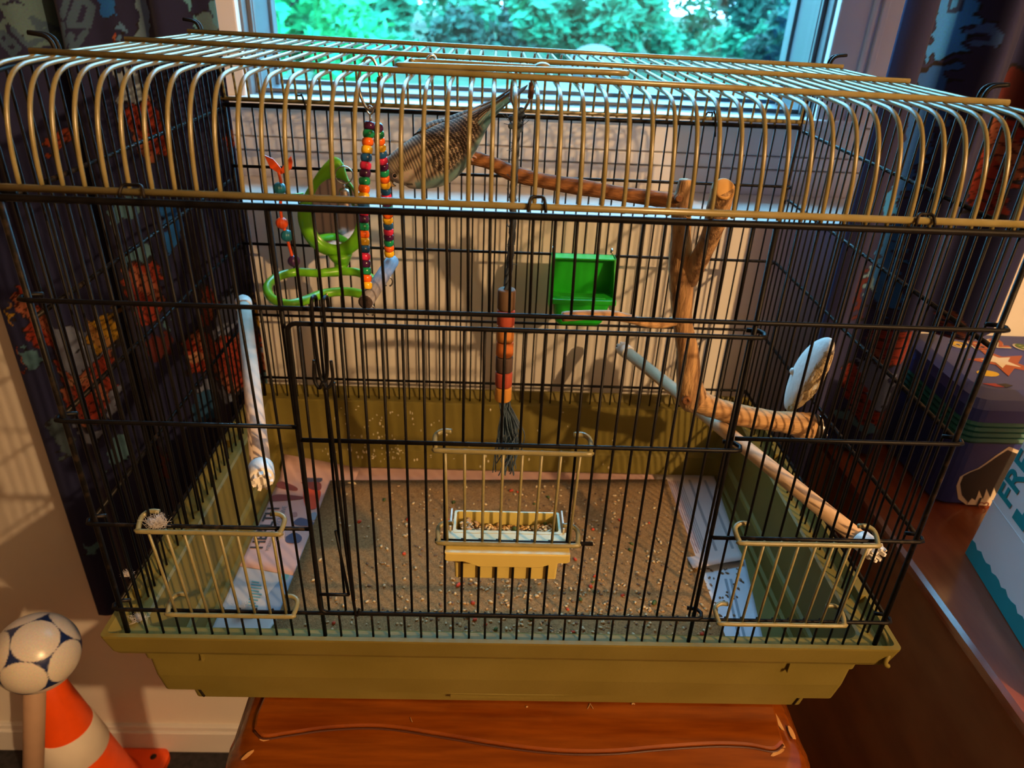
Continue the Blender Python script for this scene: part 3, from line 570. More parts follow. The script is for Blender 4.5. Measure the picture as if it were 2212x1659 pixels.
# raised panel with a wavy front edge
WV = [(-0.236, -0.004), (-0.225, -0.012), (-0.205, -0.009), (-0.165, -0.002), (-0.115, 0.000), (-0.06, -0.008), (0.0, -0.018), (0.05, -0.0235), (0.10, -0.0235), (0.15, -0.0185), (0.20, -0.0145), (0.235, -0.015), (0.258, -0.019), (0.270, -0.012)]
wf = [tuple(p) for p in cr(WV, 5)]
side_r = [(0.272, 0.01), (0.276, 0.04), (0.268, 0.12), (0.266, 0.25), (0.27, 0.40)]; side_l = [(-0.228, 0.40), (-0.226, 0.25), (-0.228, 0.12), (-0.236, 0.035), (-0.238, 0.01)]
outl = wf + side_r + side_l
cx, cy = 0.018, 0.19
m_ = MB(); loft(m_, [[(x, y, SZ - 0.006) for x, y in outl], [(x, y, SZ - 0.0012) for x, y in outl], [(cx + (x - cx) * 0.993, cy + (y - cy) * 0.99, SZ) for x, y in outl]])
child_fix(m_.build('seat_panel', M_STOOL, st, smooth=False), st)
m_ = MB(); tube(m_, [(x, y - 0.0012, SZ - 0.0034) for x, y in wf], 0.0012, 6); child_fix(m_.build('groove', M_GRAIN, st), st)
rw = random.Random(3)
for (x, y, l, a) in ((-0.222, -0.013, 0.012, 0.2), (0.268, -0.010, 0.012, 1.9), (0.274, 0.012, 0.018, 1.7), (0.262, -0.021, 0.012, 0.4), (-0.235, -0.030, 0.010, 0.9), (0.283, 0.0, 0.012, 1.6)):
    pts = []
    for k in range(10):
        q = 2 * math.pi * k / 10; rr = 1 + 0.5 * rw.random(); u_, v_ = l * 0.5 * rr * math.cos(q), 0.0016 * rr * math.sin(q)
        pts.append((x + u_ * math.cos(a) - v_ * math.sin(a), y + u_ * math.sin(a) + v_ * math.cos(a), SZ + 0.0002 if abs(x) < 0.26 and y > -0.013 else SZ - 0.003))
    m_ = MB(); plate(m_, pts, (0, 0, 1), 0.0004); child_fix(m_.build('worn_patch', M_STOOLW, st, smooth=False), st)
for x in (-0.20, 0.24):
    for y in (0.0, 0.36):
        sx = 1 if x > 0 else -1; m_ = MB(); tube(m_, [(x, y, SZ - 0.04), (x + sx * 0.02, y, -0.5), (x + sx * 0.035, y + (0.02 if y > 0.1 else -0.01), FZ)], [0.021, 0.019, 0.016], 12); child_fix(m_.build('leg', M_STOOL, st), st)
for y in (-0.004, 0.37): 
    m_ = MB(); tube(m_, [(-0.22, y, -0.56), (0.26, y, -0.56)], 0.011, 10); child_fix(m_.build('stretcher', M_STOOL, st), st)
for (u, v, L_, lab) in ((1275, 1526, [(-3.2, -3.0), (-1.0, 0.5), (0.2, 3.2), (1.0, 0.8), (2.6, -2.6)], 'bent pale husk on the stool left of the printed slot'), (1368, 1522, [(-1.8, 0.4), (0.2, 1.2), (1.4, 0.2)], 'short pale husk right at the tray edge on the stool'), (888, 1555, [(-1.0, 2.6), (0.0, 0.2), (1.4, -2.4)], 'thin pale husk on the left half of the stool'), (1138, 1527, [(-0.6, -0.5), (0.0, 0.3), (0.7, -0.3)], 'brown crumb on the stool below the tray centre')):
    p = atZ(u, v, SZ + 0.0006); m_ = MB()
    tube(m_, cr([(p.x + a * 0.001, p.y + c * 0.001, SZ + 0.0008) for a, c in L_], 3), 0.00035 if len(L_) > 3 or L_[0][1] > 2 else 0.0008, 5)
    tag(m_.build('seed_husk', SEEDM[1]), lab, 'husk', 'husks fallen on the stool')

# ------------------------------------------------------------------ cone and ball topped stick on the left
cn = thing('traffic_cone', 'orange traffic cone with white band on the floor by the wall', 'traffic cone', (-0.738, 0.372, FZ))
m_ = MB(); loft(m_, [rrect(-0.105, 0.105, -0.105, 0.105, 0.0, 0.02), rrect(-0.105, 0.105, -0.105, 0.105, 0.012, 0.02), rrect(-0.098, 0.098, -0.098, 0.098, 0.018, 0.018)]); m_.build('base', M_CONE, cn, smooth=False)
def rc(z): return 0.188 * (-0.405 - (z + FZ)) 
m_ = MB(); lathe(m_, [(rc(0.016) + 0.008, 0.016), (rc(0.024), 0.024), (rc(0.15), 0.15), (rc(0.3), 0.3), (rc(0.40), 0.40), (rc(0.405) * 0.6, 0.402)], None, 32); m_.build('cone_body', M_CONE, cn)
m_ = MB(); lathe(m_, [(rc(0.162) + 0.0006, 0.162), (rc(0.162) + 0.0014, 0.163), (rc(0.225) + 0.0014, 0.224), (rc(0.225) + 0.0006, 0.225)], None, 32); m_.build('reflective_band', M_BAND, cn)
m_ = MB(); lathe(m_, [(0.006, 0.0176), (0.006, 0.0186)], Matrix.Translation((0.078, 0.082, 0)), 14); m_.build('hole', M_DARK, cn)
BC = Vector((-0.576, 0.187, -0.25)); BR = 0.0485
bs = thing('ball_topped_stick', 'beige stick with a white and blue ball on top, left of the cage', 'toy', (-0.755, 0.19, FZ))
m_ = MB(); tube(m_, [BC + Vector((-0.012, 0, -0.035)), (-0.632, 0.188, -0.44), (-0.755, 0.19, FZ)], [0.0128, 0.0128, 0.0128], 16); child_fix(m_.build('stick', M_POST, bs), bs)
bm = bmesh.new(); bmesh.ops.create_icosphere(bm, subdivisions=6, radius=BR)
ico = bmesh.new(); bmesh.ops.create_icosphere(ico, subdivisions=1, radius=1); iv = [v.co.normalized() for v in ico.verts]; ie = [(e.verts[0].co + e.verts[1].co).normalized() for e in ico.edges]; ifc = [f.calc_center_median().normalized() for f in ico.faces]; ico.free()
RB_ = Euler((0.5, 0.35, 0.9)).to_matrix()
me = bpy.data.meshes.new('ball'); bm.to_mesh(me); bm.free(); me.polygons.foreach_set('use_smooth', [True] * len(me.polygons))
vc = np.empty(len(me.vertices) * 3); me.vertices.foreach_get('co', vc); vc = vc.reshape(-1, 3) / BR
mxd = (vc @ np.array(RB_).T @ np.array([tuple(v) for v in iv]).T).max(1)
w_ = np.clip((mxd - 0.850) / 0.008, 0, 1)[:, None]                 # blue three-cornered patches between round white panels
cc_ = np.concatenate([np.array((0.012, 0.028, 0.11)) * (1 - w_) + np.array((0.70, 0.64, 0.55)) * w_, np.ones_like(w_)], 1)
ca_ = me.color_attributes.new('Col', 'FLOAT_COLOR', 'POINT'); ca_.data.foreach_set('color', cc_.reshape(-1))
me.materials.append(mat_attr('printed_ball_vinyl', 0.28, spec=0.5))
ball = link('ball', me, bs, BC); child_fix(ball, bs)

# ------------------------------------------------------------------ the bird cage
HW, DP = 0.33, 0.4187
Z1, Z2, Z3, Z4, Z5 = 0.0264, 0.1178, 0.2127, 0.3062, 0.3733
RBAR, RRAIL, RPOST = 0.00105, 0.0017, 0.0022
cage = thing('birdcage', 'wire bird cage with khaki roof and olive tray on the stool', 'birdcage', (0, 0, 0))
XB = [-0.3133 + 0.01396 * i for i in range(46)]
XG = [-0.315, -0.3013, -0.2886, -0.2753, -0.262, -0.2483, -0.2345, -0.2206, -0.2073, -0.1929, -0.1789, -0.165, -0.151, -0.1368, -0.123, -0.109, -0.0952, -0.0808, -0.0672, -0.053, -0.0393, -0.0251, -0.0115, 0.0023, 0.0166, 0.0306, 0.0452, 0.059, 0.0734, 0.0874, 0.1013, 0.1153, 0.1293, 0.1438, 0.1589, 0.1735, 0.1866, 0.2017, 0.2157, 0.2297, 0.2437, 0.2575, 0.2713, 0.285, 0.299, 0.3133]   # where the bars meet the top rail
YBAR = [DP * (k + 1) / 30 for k in range(29)]
_cache = {}
def bar(name, p, q, r, m, parent=cage, seg=7):
    p = Vector(p); q = Vector(q); key = (round((q - p).length, 5), tuple(round(c, 5) for c in (q - p)), r, m.name)
    if key not in _cache:
        mb = MB(); d = q - p; tube(mb, [(0, 0, 0), d * 0.5, d], r, seg); _cache[key] = mb.mesh(name, m)
    return link(name, _cache[key], parent, p)
DL, DRR = 11, 34                       # the two thicker posts of the door opening
ZB = -0.004
def bend(z0, z1, x, y, r, m, parent=cage, name='wire_bar', amp=0.0):
    mb = MB(); tube(mb, [(0, 0, 0), (amp, amp * 0.5, (z1 - z0) * 0.5), (0, 0, z1 - z0)], r, 7); return mb.build(name, m, parent, loc=(x, y, z0))
FL, FR_ = range(3, 9), range(36, 43)      # bars cut away behind the left and right feeder doors
def xat(i, z): return XB[i] + (XG[i] - XB[i]) * max(0, z) / Z5
for i, x in enumerate(XB):
    def seg_bar(nm, z0, z1, r, m): bar(nm, (xat(i, z0), 0, z0), (xat(i, z1), 0, z1), r, m)
    if i in (DL, DRR): seg_bar('door_post', ZB, Z5, 0.0018, M_BLACK)
    elif DL < i < DRR: seg_bar('wire_bar', ZB, Z1, RBAR, M_BLACKD); seg_bar('wire_bar', Z4, Z5, RBAR, M_BLACK)
    elif i in FL or i in FR_: seg_bar('wire_bar', ZB, Z1, RBAR, M_BLACKD); seg_bar('wire_bar', Z2, Z5, RBAR, M_BLACK)
    else: seg_bar('wire_bar', ZB, Z5, RBAR, M_BLACK)
for x in XB: bar('wire_bar', (x, DP, ZB), (x, DP, Z5), RBAR, M_BLACK)
# roof profile (y, z)
prof = [(0.0, 0.3815), (0.0015, 0.400), (0.005, 0.417), (0.011, 0.431), (0.020, 0.4415), (0.032, 0.447), (0.048, 0.4485), (0.07, 0.4487)]
prof = [tuple(p) for p in cr(prof, 3)]
full = prof + [(DP / 2, 0.4490)] + [(DP - y, z) for y, z in prof[::-1]]
mb = MB(); tube(mb, [(0, y, z) for y, z in full], 0.00145, 8); roofme = mb.mesh('roof_bar', M_GOLD)
def rdz(x): return -0.0040 - 0.0032 * x / HW
for x in [-HW + 0.002] + XG + [HW - 0.002]: link('roof_bar', roofme, cage, (x, 0, rdz(x)))
def roofz(y):
    ys = [p[0] for p in full]; zs = [p[1] for p in full]; return float(np.interp(y, ys, zs))
for sx in (-1, 1):
    for y in YBAR: bar('wire_bar', (sx * HW, y, ZB), (sx * HW, y, round(roofz(y) - 0.004 + rdz(sx * HW), 3)), RBAR, M_BLACK)
    for y in (0.0, DP): bar('corner_post', (sx * HW, y, ZB), (sx * HW, y, Z5 + 0.002), RPOST, M_BLACKD, seg=9)
    mb = MB(); tube(mb, [(sx * HW, y, z - 0.004 + rdz(sx * HW)) for y, z in full], 0.0016, 7); mb.build('side_arch', M_BLACK, cage)
    for z in (Z1, Z2, Z3, 0.290, Z5 - 0.004):
        mb = MB(); tube(mb, [(sx * (HW + 0.003), 0.004, z), (sx * (HW + 0.003), DP - 0.004, z)], 0.0019, 8); mb.build('side_rail', M_BLACKD, cage)
    for y in (0.098, 0.372):                         # hooks of the side panels over the roof
        mb = MB(); tube(mb, cr([(sx * (HW - 0.001), y, 0.440), (sx * (HW - 0.002), y, 0.452), (sx * (HW + 0.002), y, 0.459), (sx * (HW + 0.013), y - 0.001, 0.461)], 4), 0.0016, 7)
        tube(mb, cr([(sx * (HW - 0.001), y + 0.006, 0.440), (sx * (HW - 0.002), y + 0.006, 0.452), (sx * (HW + 0.002), y + 0.006, 0.459), (sx * (HW + 0.013), y + 0.001, 0.461)], 4), 0.0016, 7)
        mb.build('panel_hook', M_BLACK, cage, loc=(0, 0, rdz(sx * HW)))
def rail(name, xa, xb, z, y=-0.0035, r=RRAIL, m=M_BLACK, parent=cage, hook_a=True, hook_b=True, hd=0.011):
    pts = []
    if hook_a: pts += [(xa + 0.010, y + hd, z), (xa + 0.002, y + hd * 0.9, z), (xa - 0.0015, y + hd * 0.5, z), (xa, y + 0.001, z), (xa + 0.004, y, z)]
    else: pts += [(xa, y, z)]
    n = len(pts)
    pts += [((xa + xb) / 2, y, z)]
    if hook_b: pts += [(xb - 0.004, y, z), (xb, y + 0.001, z), (xb + 0.0015, y + hd * 0.5, z), (xb - 0.002, y + hd * 0.9, z), (xb - 0.010, y + hd, z)]
    else: pts += [(xb, y, z)]
    mb = MB(); tube(mb, pts, r, 9); return mb.build(name, m, parent)
E0, E1 = -HW - 0.0045, HW + 0.0045
rail('rail', E0, E1, Z1, m=M_BLACKD); rail('rail', E0, E1, Z4)
rail('rail', E0, XB[DL], Z2, hook_b=False, m=M_BLACKD); rail('rail', XB[DRR], E1, Z2, hook_a=False, m=M_BLACKD)
rail('rail', E0, XB[DL], Z3, hook_b=False); rail('rail', XB[DRR], E1, Z3, hook_a=False)
rail('rail', E0, E1, Z5, y=-0.001, r=0.0024)
for z in (Z1, Z2, Z3, Z4): rail('rail', -HW, HW, z, y=DP - 0.0035, r=0.0018, hook_a=False, hook_b=True, hd=-0.008)
rail('rail', -HW, HW, Z5, y=DP, r=0.0026, hook_a=False, hook_b=False)
# khaki rails of the roof
for y in (-0.0005, DP + 0.0005):
    mb = MB(); tube(mb, [(-HW - 0.004, y, 0.3795), (HW + 0.004, y, 0.3795)], 0.0024, 10); mb.build('roof_rail', M_GOLD, cage)
for y in (0.072, 0.209, 0.345):
    mb = MB(); tube(mb, [(-HW, y, 0.4518 + rdz(-HW)), (HW, y, 0.4518 + rdz(HW))], 0.0021, 10); mb.build('roof_rail', M_GOLD, cage)
# carrying handle lying on the roof
hp = [(-0.089, 0.078, 0.4550), (-0.084, 0.0745, 0.4556), (-0.02, 0.074, 0.4562), (0.05, 0.0795, 0.4562), (0.0625, 0.083, 0.4558), (0.0645, 0.088, 0.4554), (0.061, 0.0925, 0.4552), (0.0, 0.104, 0.4552), (-0.075, 0.116, 0.4550), (-0.0855, 0.112, 0.4550)]
mb = MB(); tube(mb, cr(hp, 4), 0.0021, 9); h = mb.build('handle', M_GOLD, cage, loc=(0, 0, -0.004))
mb = MB(); ell(mb, (0.008, 0.090, 0.4572), (0.0055, 0.006, 0.003)); mb.build('handle_boss', M_GOLD, h)
mb = MB(); tube(mb, cr([(-0.070, 0.112, 0.448), (-0.074, 0.116, 0.456), (-0.070, 0.120, 0.459), (-0.066, 0.118, 0.452)], 4), 0.0012, 6); mb.build('handle_ring', M_STEEL, h)
# clips that hold the roof down
for x, y, s, w in ((-0.2455, -0.001, -1, 0.0075), (0.004, -0.001, -1, 0.0055), (0.252, -0.001, -1, 0.006), (-0.245, DP, 1, 0.004), (0.222, DP, 1, 0.004)):
    mb = MB(); hz = 0.0040 if abs(x) > 0.24 and s < 0 else 0.0058
    tube(mb, cr([(x - w, y + s * 0.0036, 0.3770), (x - w * 0.95, y + s * 0.0034, 0.3800), (x - w * 0.7, y + s * 0.001, 0.3800 + hz * 0.95), (x, y, 0.3800 + hz), (x + w * 0.7, y + s * 0.001, 0.3800 + hz * 0.95), (x + w * 0.95, y + s * 0.0034, 0.3800), (x + w, y + s * 0.0036, 0.3770)], 4), 0.0011, 6)
    if s > 0: tube(mb, cr([(x + w * 0.8, y - 0.003, 0.388), (x + w * 1.5, y - 0.0045, 0.380), (x + w * 2.4, y - 0.003, 0.360)], 4), 0.0011, 6)
    mb.build('roof_clip', M_BLACKD, cage)

# ---- tray
tray_l = []
def TL(hx, y0, y1, z, r): tray_l.append(rrect(-hx, hx, y0, y1, z, r, 6))
TL(0.290, 0.040, 0.385, -0.1235, 0.0050); TL(0.302, 0.028, 0.395, -0.1225, 0.0050); TL(0.305, 0.025, 0.398, -0.0945, 0.0050); TL(0.321, 0.013, 0.408, -0.0935, 0.0050)
TL(0.3235, 0.0095, 0.412, -0.070, 0.0050); TL(0.3245, 0.008, 0.413, -0.0445, 0.0050); TL(0.3262, 0.0062, 0.415, -0.0442, 0.0050); TL(0.3275, 0.004, 0.417, -0.0215, 0.0050); TL(0.3405, -0.0085, 0.430, -0.0205, 0.0050); TL(0.3425, -0.0105, 0.432, -0.016, 0.0040)
TL(0.3462, -0.0140, 0.436, 0.003, 0.0040); TL(0.3462, -0.0140, 0.436, 0.0052, 0.0040); TL(0.3420, -0.0098, 0.432, 0.0052, 0.0040); TL(0.3370, -0.0055, 0.427, -0.0045, 0.0040)
TL(0.3230, 0.0060, 0.4125, -0.0045, 0.0080); TL(0.3205, 0.0085, 0.4105, -0.0060, 0.0096); TL(0.3165, 0.0165, 0.4025, -0.0700, 0.0144); TL(0.3135, 0.0200, 0.399, -0.0720, 0.0156); TL(0.3115, 0.0230, 0.396, -0.0745, 0.0156)
TL(0.3090, 0.0290, 0.3900, -0.1000, 0.0180)
tm = MB(); loft(tm, tray_l); tray = tm.build('tray', M_TRAY, cage, smooth=False)
# raised tick marks, drawer line, printed slot
for (x, z0, z1) in ((-0.2735, -0.0440, -0.0265), (0.262, -0.0470, -0.0265)):
    mb = MB(); box(mb, x - 0.0009, x + 0.0009, 0.0030, 0.0095, z0, z1, 0.0003); mb.build('tick_mark', M_TRAY, tray, smooth=False)
mb = MB(); tube(mb, cr([(-0.125, 0.0185, -0.0950), (-0.06, 0.0180, -0.0985), (0.0, 0.0180, -0.1000), (0.06, 0.0180, -0.0990), (0.125, 0.0185, -0.0950)], 6), 0.0016, 6); mb.build('drawer_lip', M_TRAY, tray)
mb = MB(); box(mb, -0.052, 0.050, 0.0215, 0.0262, -0.1115, -0.1035, 0.0006); mb.build('drawer_pull', M_TRAY, tray, smooth=False)
mb = MB(); box(mb, 0.206, 0.247, 0.0235, 0.0262, -0.1020, -0.0945, 0.0004); sl = mb.build('name_slot', M_DARK, tray, smooth=False)
text('lettering', 'PREVUE', 0.0085, mat('worn_lettering', (0.16, 0.13, 0.05), 0.6), sl, basis((0, -1, 0), (1, 0, 0), (0.2095, 0.0230, -0.1012)), ext=0.0002)
for sx in (-1, 1):
    mb = MB(); tube(mb, [(sx * 0.2930, 0.0274, -0.1210), (sx * 0.2985, 0.0252, -0.0965)], 0.0012, 6); mb.build('drawer_edge', M_DARK, tray)
mb = MB(); tube(mb, cr([(0.3395, 0.012, 0.003), (0.3405, 0.000, 0.001), (0.3385, -0.010, -0.004), (0.3350, -0.0145, -0.011), (0.3395, -0.0135, -0.016)], 4), [0.0022] * 17, 7); mb.build('broken_lip', M_TRAY, tray)
for (x, y, z) in ((0.3405, 0.06, -0.006), (-0.3390, 0.05, -0.006), (0.3405, 0.30, -0.006), (-0.3390, 0.30, -0.006)):
    mb = MB(); box(mb, x - 0.004, x + 0.004, y - 0.010, y + 0.010, z, z + 0.012, 0.001); mb.build('rim_tab', M_TRAY, tray, smooth=False)
rs = random.Random(11); mb = MB()
for k in range(130):                                  # dried splashes on the inner back wall
    x = rs.gauss(-0.17, 0.035) if k < 95 else rs.uniform(-0.27, 0.2); z = rs.uniform(-0.092, -0.012) if rs.random() < 0.6 else rs.gauss(-0.078, 0.008)
    z = max(-0.095, min(-0.012, z)); y = 0.4105 + (0.4025 - 0.4105) * ((z + 0.006) / -0.064) if z > -0.07 else 0.396 - (z + 0.0745) / -0.0255 * 0.006
    ell(mb, (x, y - 0.0003, z), (rs.uniform(0.0005, 0.0016), 0.0005, rs.uniform(0.0006, 0.003)), 6, 4)
sp = mb.build('dried_splashes', M_SPLAT, tray); sp['kind'] = 'stuff'

# ---- front door
DY = -0.0085
door = link('door', None, cage)
def dbar(z0, z1, x, y=DY + 0.003): return bar('wire_bar', (x, y, z0), (x, y, z1), RBAR, M_BLACK, door)
ZD0, ZD1, ZDM, ZF = 0.0325, 0.2975, 0.2050, 0.1130
XF0, XF1 = XB[18], XB[27]
for i in range(DL + 1, DRR + 1):
    x = XB[i] - 0.0066
    if 19 < i < 26: dbar(ZD0, ZF, x); dbar(ZDM, ZD1, x)
    else: dbar(ZD0, ZD1, x)
def drail(z, xa, xb, ha, hb, nm='door_rail', y=DY, hd=0.0125): return rail(nm, xa, xb, z, y=y, parent=door, hook_a=ha, hook_b=hb, hd=hd, m=M_BLACK)
xl, xr = -0.1590, XB[DRR] + 0.004
drail(ZDM, xl, xr, False, True); drail(ZF, XF0, XF1, False, False)
def arc2(cx, cz, r, a0, a1, n=5): return [(cx + r * math.cos(math.radians(a0 + (a1 - a0) * k / n)), DY, cz + r * math.sin(math.radians(a0 + (a1 - a0) * k / n))) for k in range(n + 1)]
hookt = lambda z: [(xr - 0.010, DY + 0.0125, z), (xr - 0.002, DY + 0.0115, z), (xr + 0.001, DY + 0.007, z), (xr - 0.0003, DY + 0.0015, z), (xr - 0.004, DY, z)]
path = hookt(ZD1) + arc2(xl + 0.006, ZD1 - 0.006, 0.006, 90, 180) + arc2(xl + 0.006, ZD0 + 0.006, 0.006, 180, 270) + hookt(ZD0)[::-1]
mb = MB(); tube(mb, path, RRAIL, 9)
mb.build('door_frame', M_BLACK, door)
# sliding latch of the door
lx = -0.1365
mb = MB(); LYY = DY - 0.003
tube(mb, cr([(lx - 0.0040, DY + 0.010, 0.306), (lx - 0.0040, DY + 0.009, 0.3135), (lx - 0.0040, DY - 0.0005, 0.3155), (lx - 0.0040, LYY, 0.308), (lx - 0.0040, LYY, 0.285), (lx - 0.003, LYY, 0.262), (lx - 0.0005, LYY - 0.001, 0.256), (lx + 0.002, LYY, 0.262), (lx + 0.0035, LYY, 0.285), (lx + 0.0035, LYY, 0.308), (lx + 0.0035, DY - 0.0005, 0.3155), (lx + 0.0035, DY + 0.009, 0.3135), (lx + 0.0040, DY + 0.010, 0.306)], 5), 0.0013, 7)
tube(mb, cr([(lx - 0.006, LYY, 0.272), (lx - 0.0065, LYY - 0.002, 0.258), (lx - 0.003, LYY - 0.004, 0.2525), (lx - 0.0005, LYY - 0.004, 0.2570), (lx + 0.002, LYY - 0.004, 0.2525), (lx + 0.006, LYY - 0.002, 0.258), (lx + 0.0055, LYY, 0.272)], 5), 0.0012, 7)
tube(mb, cr([(lx, LYY, 0.256), (lx + 0.002, LYY + 0.001, 0.18), (lx + 0.0045, LYY, 0.10), (lx + 0.007, LYY, 0.042), (lx + 0.009, LYY - 0.001, 0.034), (lx + 0.011, LYY, 0.040)], 5), 0.0013, 7)
tube(mb, cr([(lx + 0.006, LYY, 0.255), (lx + 0.0062, LYY + 0.001, 0.19), (lx + 0.0065, LYY, 0.10), (lx + 0.007, LYY, 0.05)], 5), 0.0013, 7)
mb.build('latch', M_BLACK, door)
mb = MB(); tube(mb, [(xl, DY, 0.053), (xl + 0.025, DY, 0.053)], 0.0014, 7); tube(mb, [(xl + 0.025, DY, 0.053), (xl + 0.019, DY + 0.001, 0.12)], 0.0012, 6); mb.build('latch_guide', M_BLACK, door)

# ---- three khaki feeder doors
def feeder(x0, x1, xb0, xb1, z1, z0, n, shear=0.0):
    f = link('feeder_door', None, cage); y = DY - 0.004
    def hk(xa, xb, z, d):
        pts = [(xa + 0.011, y + d, z + 0.006), (xa + 0.004, y + d, z + 0.006), (xa - 0.001, y + d * 0.75, z + 0.004), (xa, y + 0.002, z + 0.0005), (xa + 0.004, y, z), ((xa + xb) / 2, y, z), (xb - 0.004, y, z), (xb, y + 0.002, z + 0.0005), (xb + 0.001, y + d * 0.75, z + 0.004), (xb - 0.004, y + d, z + 0.006), (xb - 0.011, y + d, z + 0.006)]
        mb = MB(); tube(mb, cr(pts, 4), 0.0020, 8); mb.build('feeder_rail', M_KHAKI, f)
    hk(x0, x1, z1, 0.017); hk(xb0, xb1, z0, 0.017)
    for k in range(n):
        t = (k + 0.5) / n; t = 0.06 + 0.88 * k / (n - 1)
        bar('feeder_bar', (x0 + (x1 - x0) * t, y + 0.0028, z1), (xb0 + (xb1 - xb0) * t, y + 0.0028, z0), 0.0012, M_KHAKI, f)
    return f
feeder(-0.2915, -0.1825, -0.2850, -0.1812, 0.1195, 0.0310, 8)
feeder(0.1800, 0.2925, 0.1795, 0.2885, 0.1205, 0.0315, 8)
feeder(-0.0605, 0.0530, -0.0590, 0.0510, 0.2015, 0.1142, 8)

# ------------------------------------------------------------------ things on the tray floor
TF = -0.0998
def sheet(name, label, cat, pts, m, z, th=0.0004, curl=None, n=14, group=None):
    """paper sheet: bilinear grid over four corners with optional curl(x, y) height"""
    A, B, C_, D_ = [Vector((p[0], p[1], 0)) for p in pts]; vs = []; fs = []
    for j in range(n + 1):
        for i in range(n + 1):
            u, v = i / n, j / n; p = A.lerp(B, u).lerp(D_.lerp(C_, u), v); vs.append((p.x, p.y, z + (curl(u, v) if curl else 0)))
    for j in range(n):
        for i in range(n): a = j * (n + 1) + i; fs.append((a, a + 1, a + n + 2, a + n + 1))
    mb = MB(); mb.add(vs, fs); o = mb.build(name, m); s_ = o.modifiers.new('thick', 'SOLIDIFY'); s_.thickness = th; s_.offset = 1
    return tag(o, label, cat, group)
PG = 'pages lining the tray'
pink = sheet('magazine_page', 'pink printed page headed HEALTH at the left of the tray', 'page', [(-0.307, 0.186), (-0.215, 0.166), (-0.200, 0.385), (-0.304, 0.386)], M_PAGEP, TF + 0.0012, curl=lambda u, v: 0.020 * max(0, v - 0.86) / 0.14 * (1 - u), group=PG)
grey = sheet('magazine_page', 'grey printed page with teal lines in the near left tray corner', 'page', [(-0.306, 0.032), (-0.262, 0.032), (-0.214, 0.200), (-0.307, 0.215)], M_PAGEG, TF + 0.0004, group=PG)
lil = sheet('magazine_page', 'pale lilac page of small print at the right of the tray', 'page', [(0.225, 0.190), (0.292, 0.207), (0.303, 0.387), (0.215, 0.387)], M_PAGEL, TF + 0.0012, curl=lambda u, v: 0.006 * max(0, 0.16 - v) / 0.16, group=PG)
blu = sheet('magazine_page', 'pale blue page strewn with droppings in the near right tray corner', 'page', [(0.226, 0.034), (0.270, 0.034), (0.296, 0.215), (0.220, 0.215)], M_PAGEB, TF + 0.0003, group=PG)
bk = sheet('magazine_page', 'narrow pink strip of page along the back of the tray', 'page', [(-0.22, 0.345), (0.225, 0.352), (0.225, 0.388), (-0.22, 0.388)], M_PAGEP, TF + 0.0006, group=PG)
def onpage(name, pts, m, z, par):
    mb = MB(); plate(mb, [(x, y, z) for x, y in pts], (0, 0, 1), 0.00015); return mb.build(name, m, par, smooth=False)
def pxz(pts, z): return [((q := atZ(u, v, z)).x, q.y) for u, v in pts]
ZP = TF + 0.0024
def blobp(name, pxs, ink, par, z=ZP):
    onpage(name, [tuple(p) for p in cr(pxz(pxs + [pxs[0]], z), 4)][:-1], INK[ink], z, par)
blobp('print', [(655, 1062), (672, 1052), (692, 1060), (690, 1080), (682, 1098), (664, 1098), (656, 1080)], 'red', pink)
blobp('print', [(578, 1076), (600, 1068), (650, 1072), (650, 1078), (600, 1082), (582, 1082)], 'maroon', pink)
blobp('print', [(596, 1044), (610, 1040), (640, 1052), (640, 1060), (612, 1056), (600, 1052)], 'maroon', pink)
blobp('print', [(650, 1030), (672, 1022), (692, 1026), (694, 1040), (660, 1046)], 'navy', pink); blobp('print', [(650, 1042), (690, 1042), (692, 1058), (670, 1056)], 'maroon', pink, ZP + 0.0002)
blobp('print', [(632, 1128), (650, 1118), (680, 1130), (664, 1136), (640, 1134)], 'navy', pink); blobp('print', [(664, 1112), (682, 1106), (684, 1120), (672, 1124)], 'blue', pink)
blobp('print', [(616, 1160), (636, 1150), (652, 1160), (645, 1172), (620, 1172)], 'navy', pink); blobp('print', [(628, 1108), (640, 1106), (642, 1114), (632, 1116)], 'mauve', pink)
p0, p1 = atZ(556, 1184, ZP), atZ(592, 1100, ZP); dv_ = (p1 - p0); dv_.z = 0; ln_ = dv_.length; dv_.normalize()
def ptext(body, size, u, v, ink, par, z=ZP, off=0.0, bold=0.0):
    q = atZ(u, v, z); M = Matrix((dv_, Vector((-dv_.y, dv_.x, 0)), Vector((0, 0, 1)))).transposed().to_4x4(); M.translation = Vector((q.x, q.y, z)); return text('lettering', body, size, INK[ink], par, M, ext=0.0001, bold=bold)
ptext('HEALTH', ln_ / 3.45, 566, 1186, 'black', pink, bold=0.0004)
ptext('WELLNESS', 0.0060, 580, 1190, 'grey', pink); ptext('EXCLUSIVE', 0.0088, 602, 1140, 'blue', pink)
ZG = TF + 0.0013
blobp('print', [(574, 1290), (604, 1255), (636, 1240), (640, 1262), (612, 1320), (580, 1330)], 'blue', grey, ZG); blobp('print', [(612, 1236), (626, 1234), (620, 1252), (608, 1250)], 'teal', grey, ZG + 0.0002)
for k in range(13):
    v = 1254 + k * 6.4; u0 = 544 - k * 1.0; w = (16, 22, 24, 19, 26, 24, 20, 16, 22, 18, 24, 20, 15)[k]
    onpage('print_line', pxz([(u0, v), (u0 + w, v + 3), (u0 + w - 1, v + 6), (u0 - 1, v + 3)], ZG), INK['teal'], ZG, grey)
ZL = TF + 0.0022
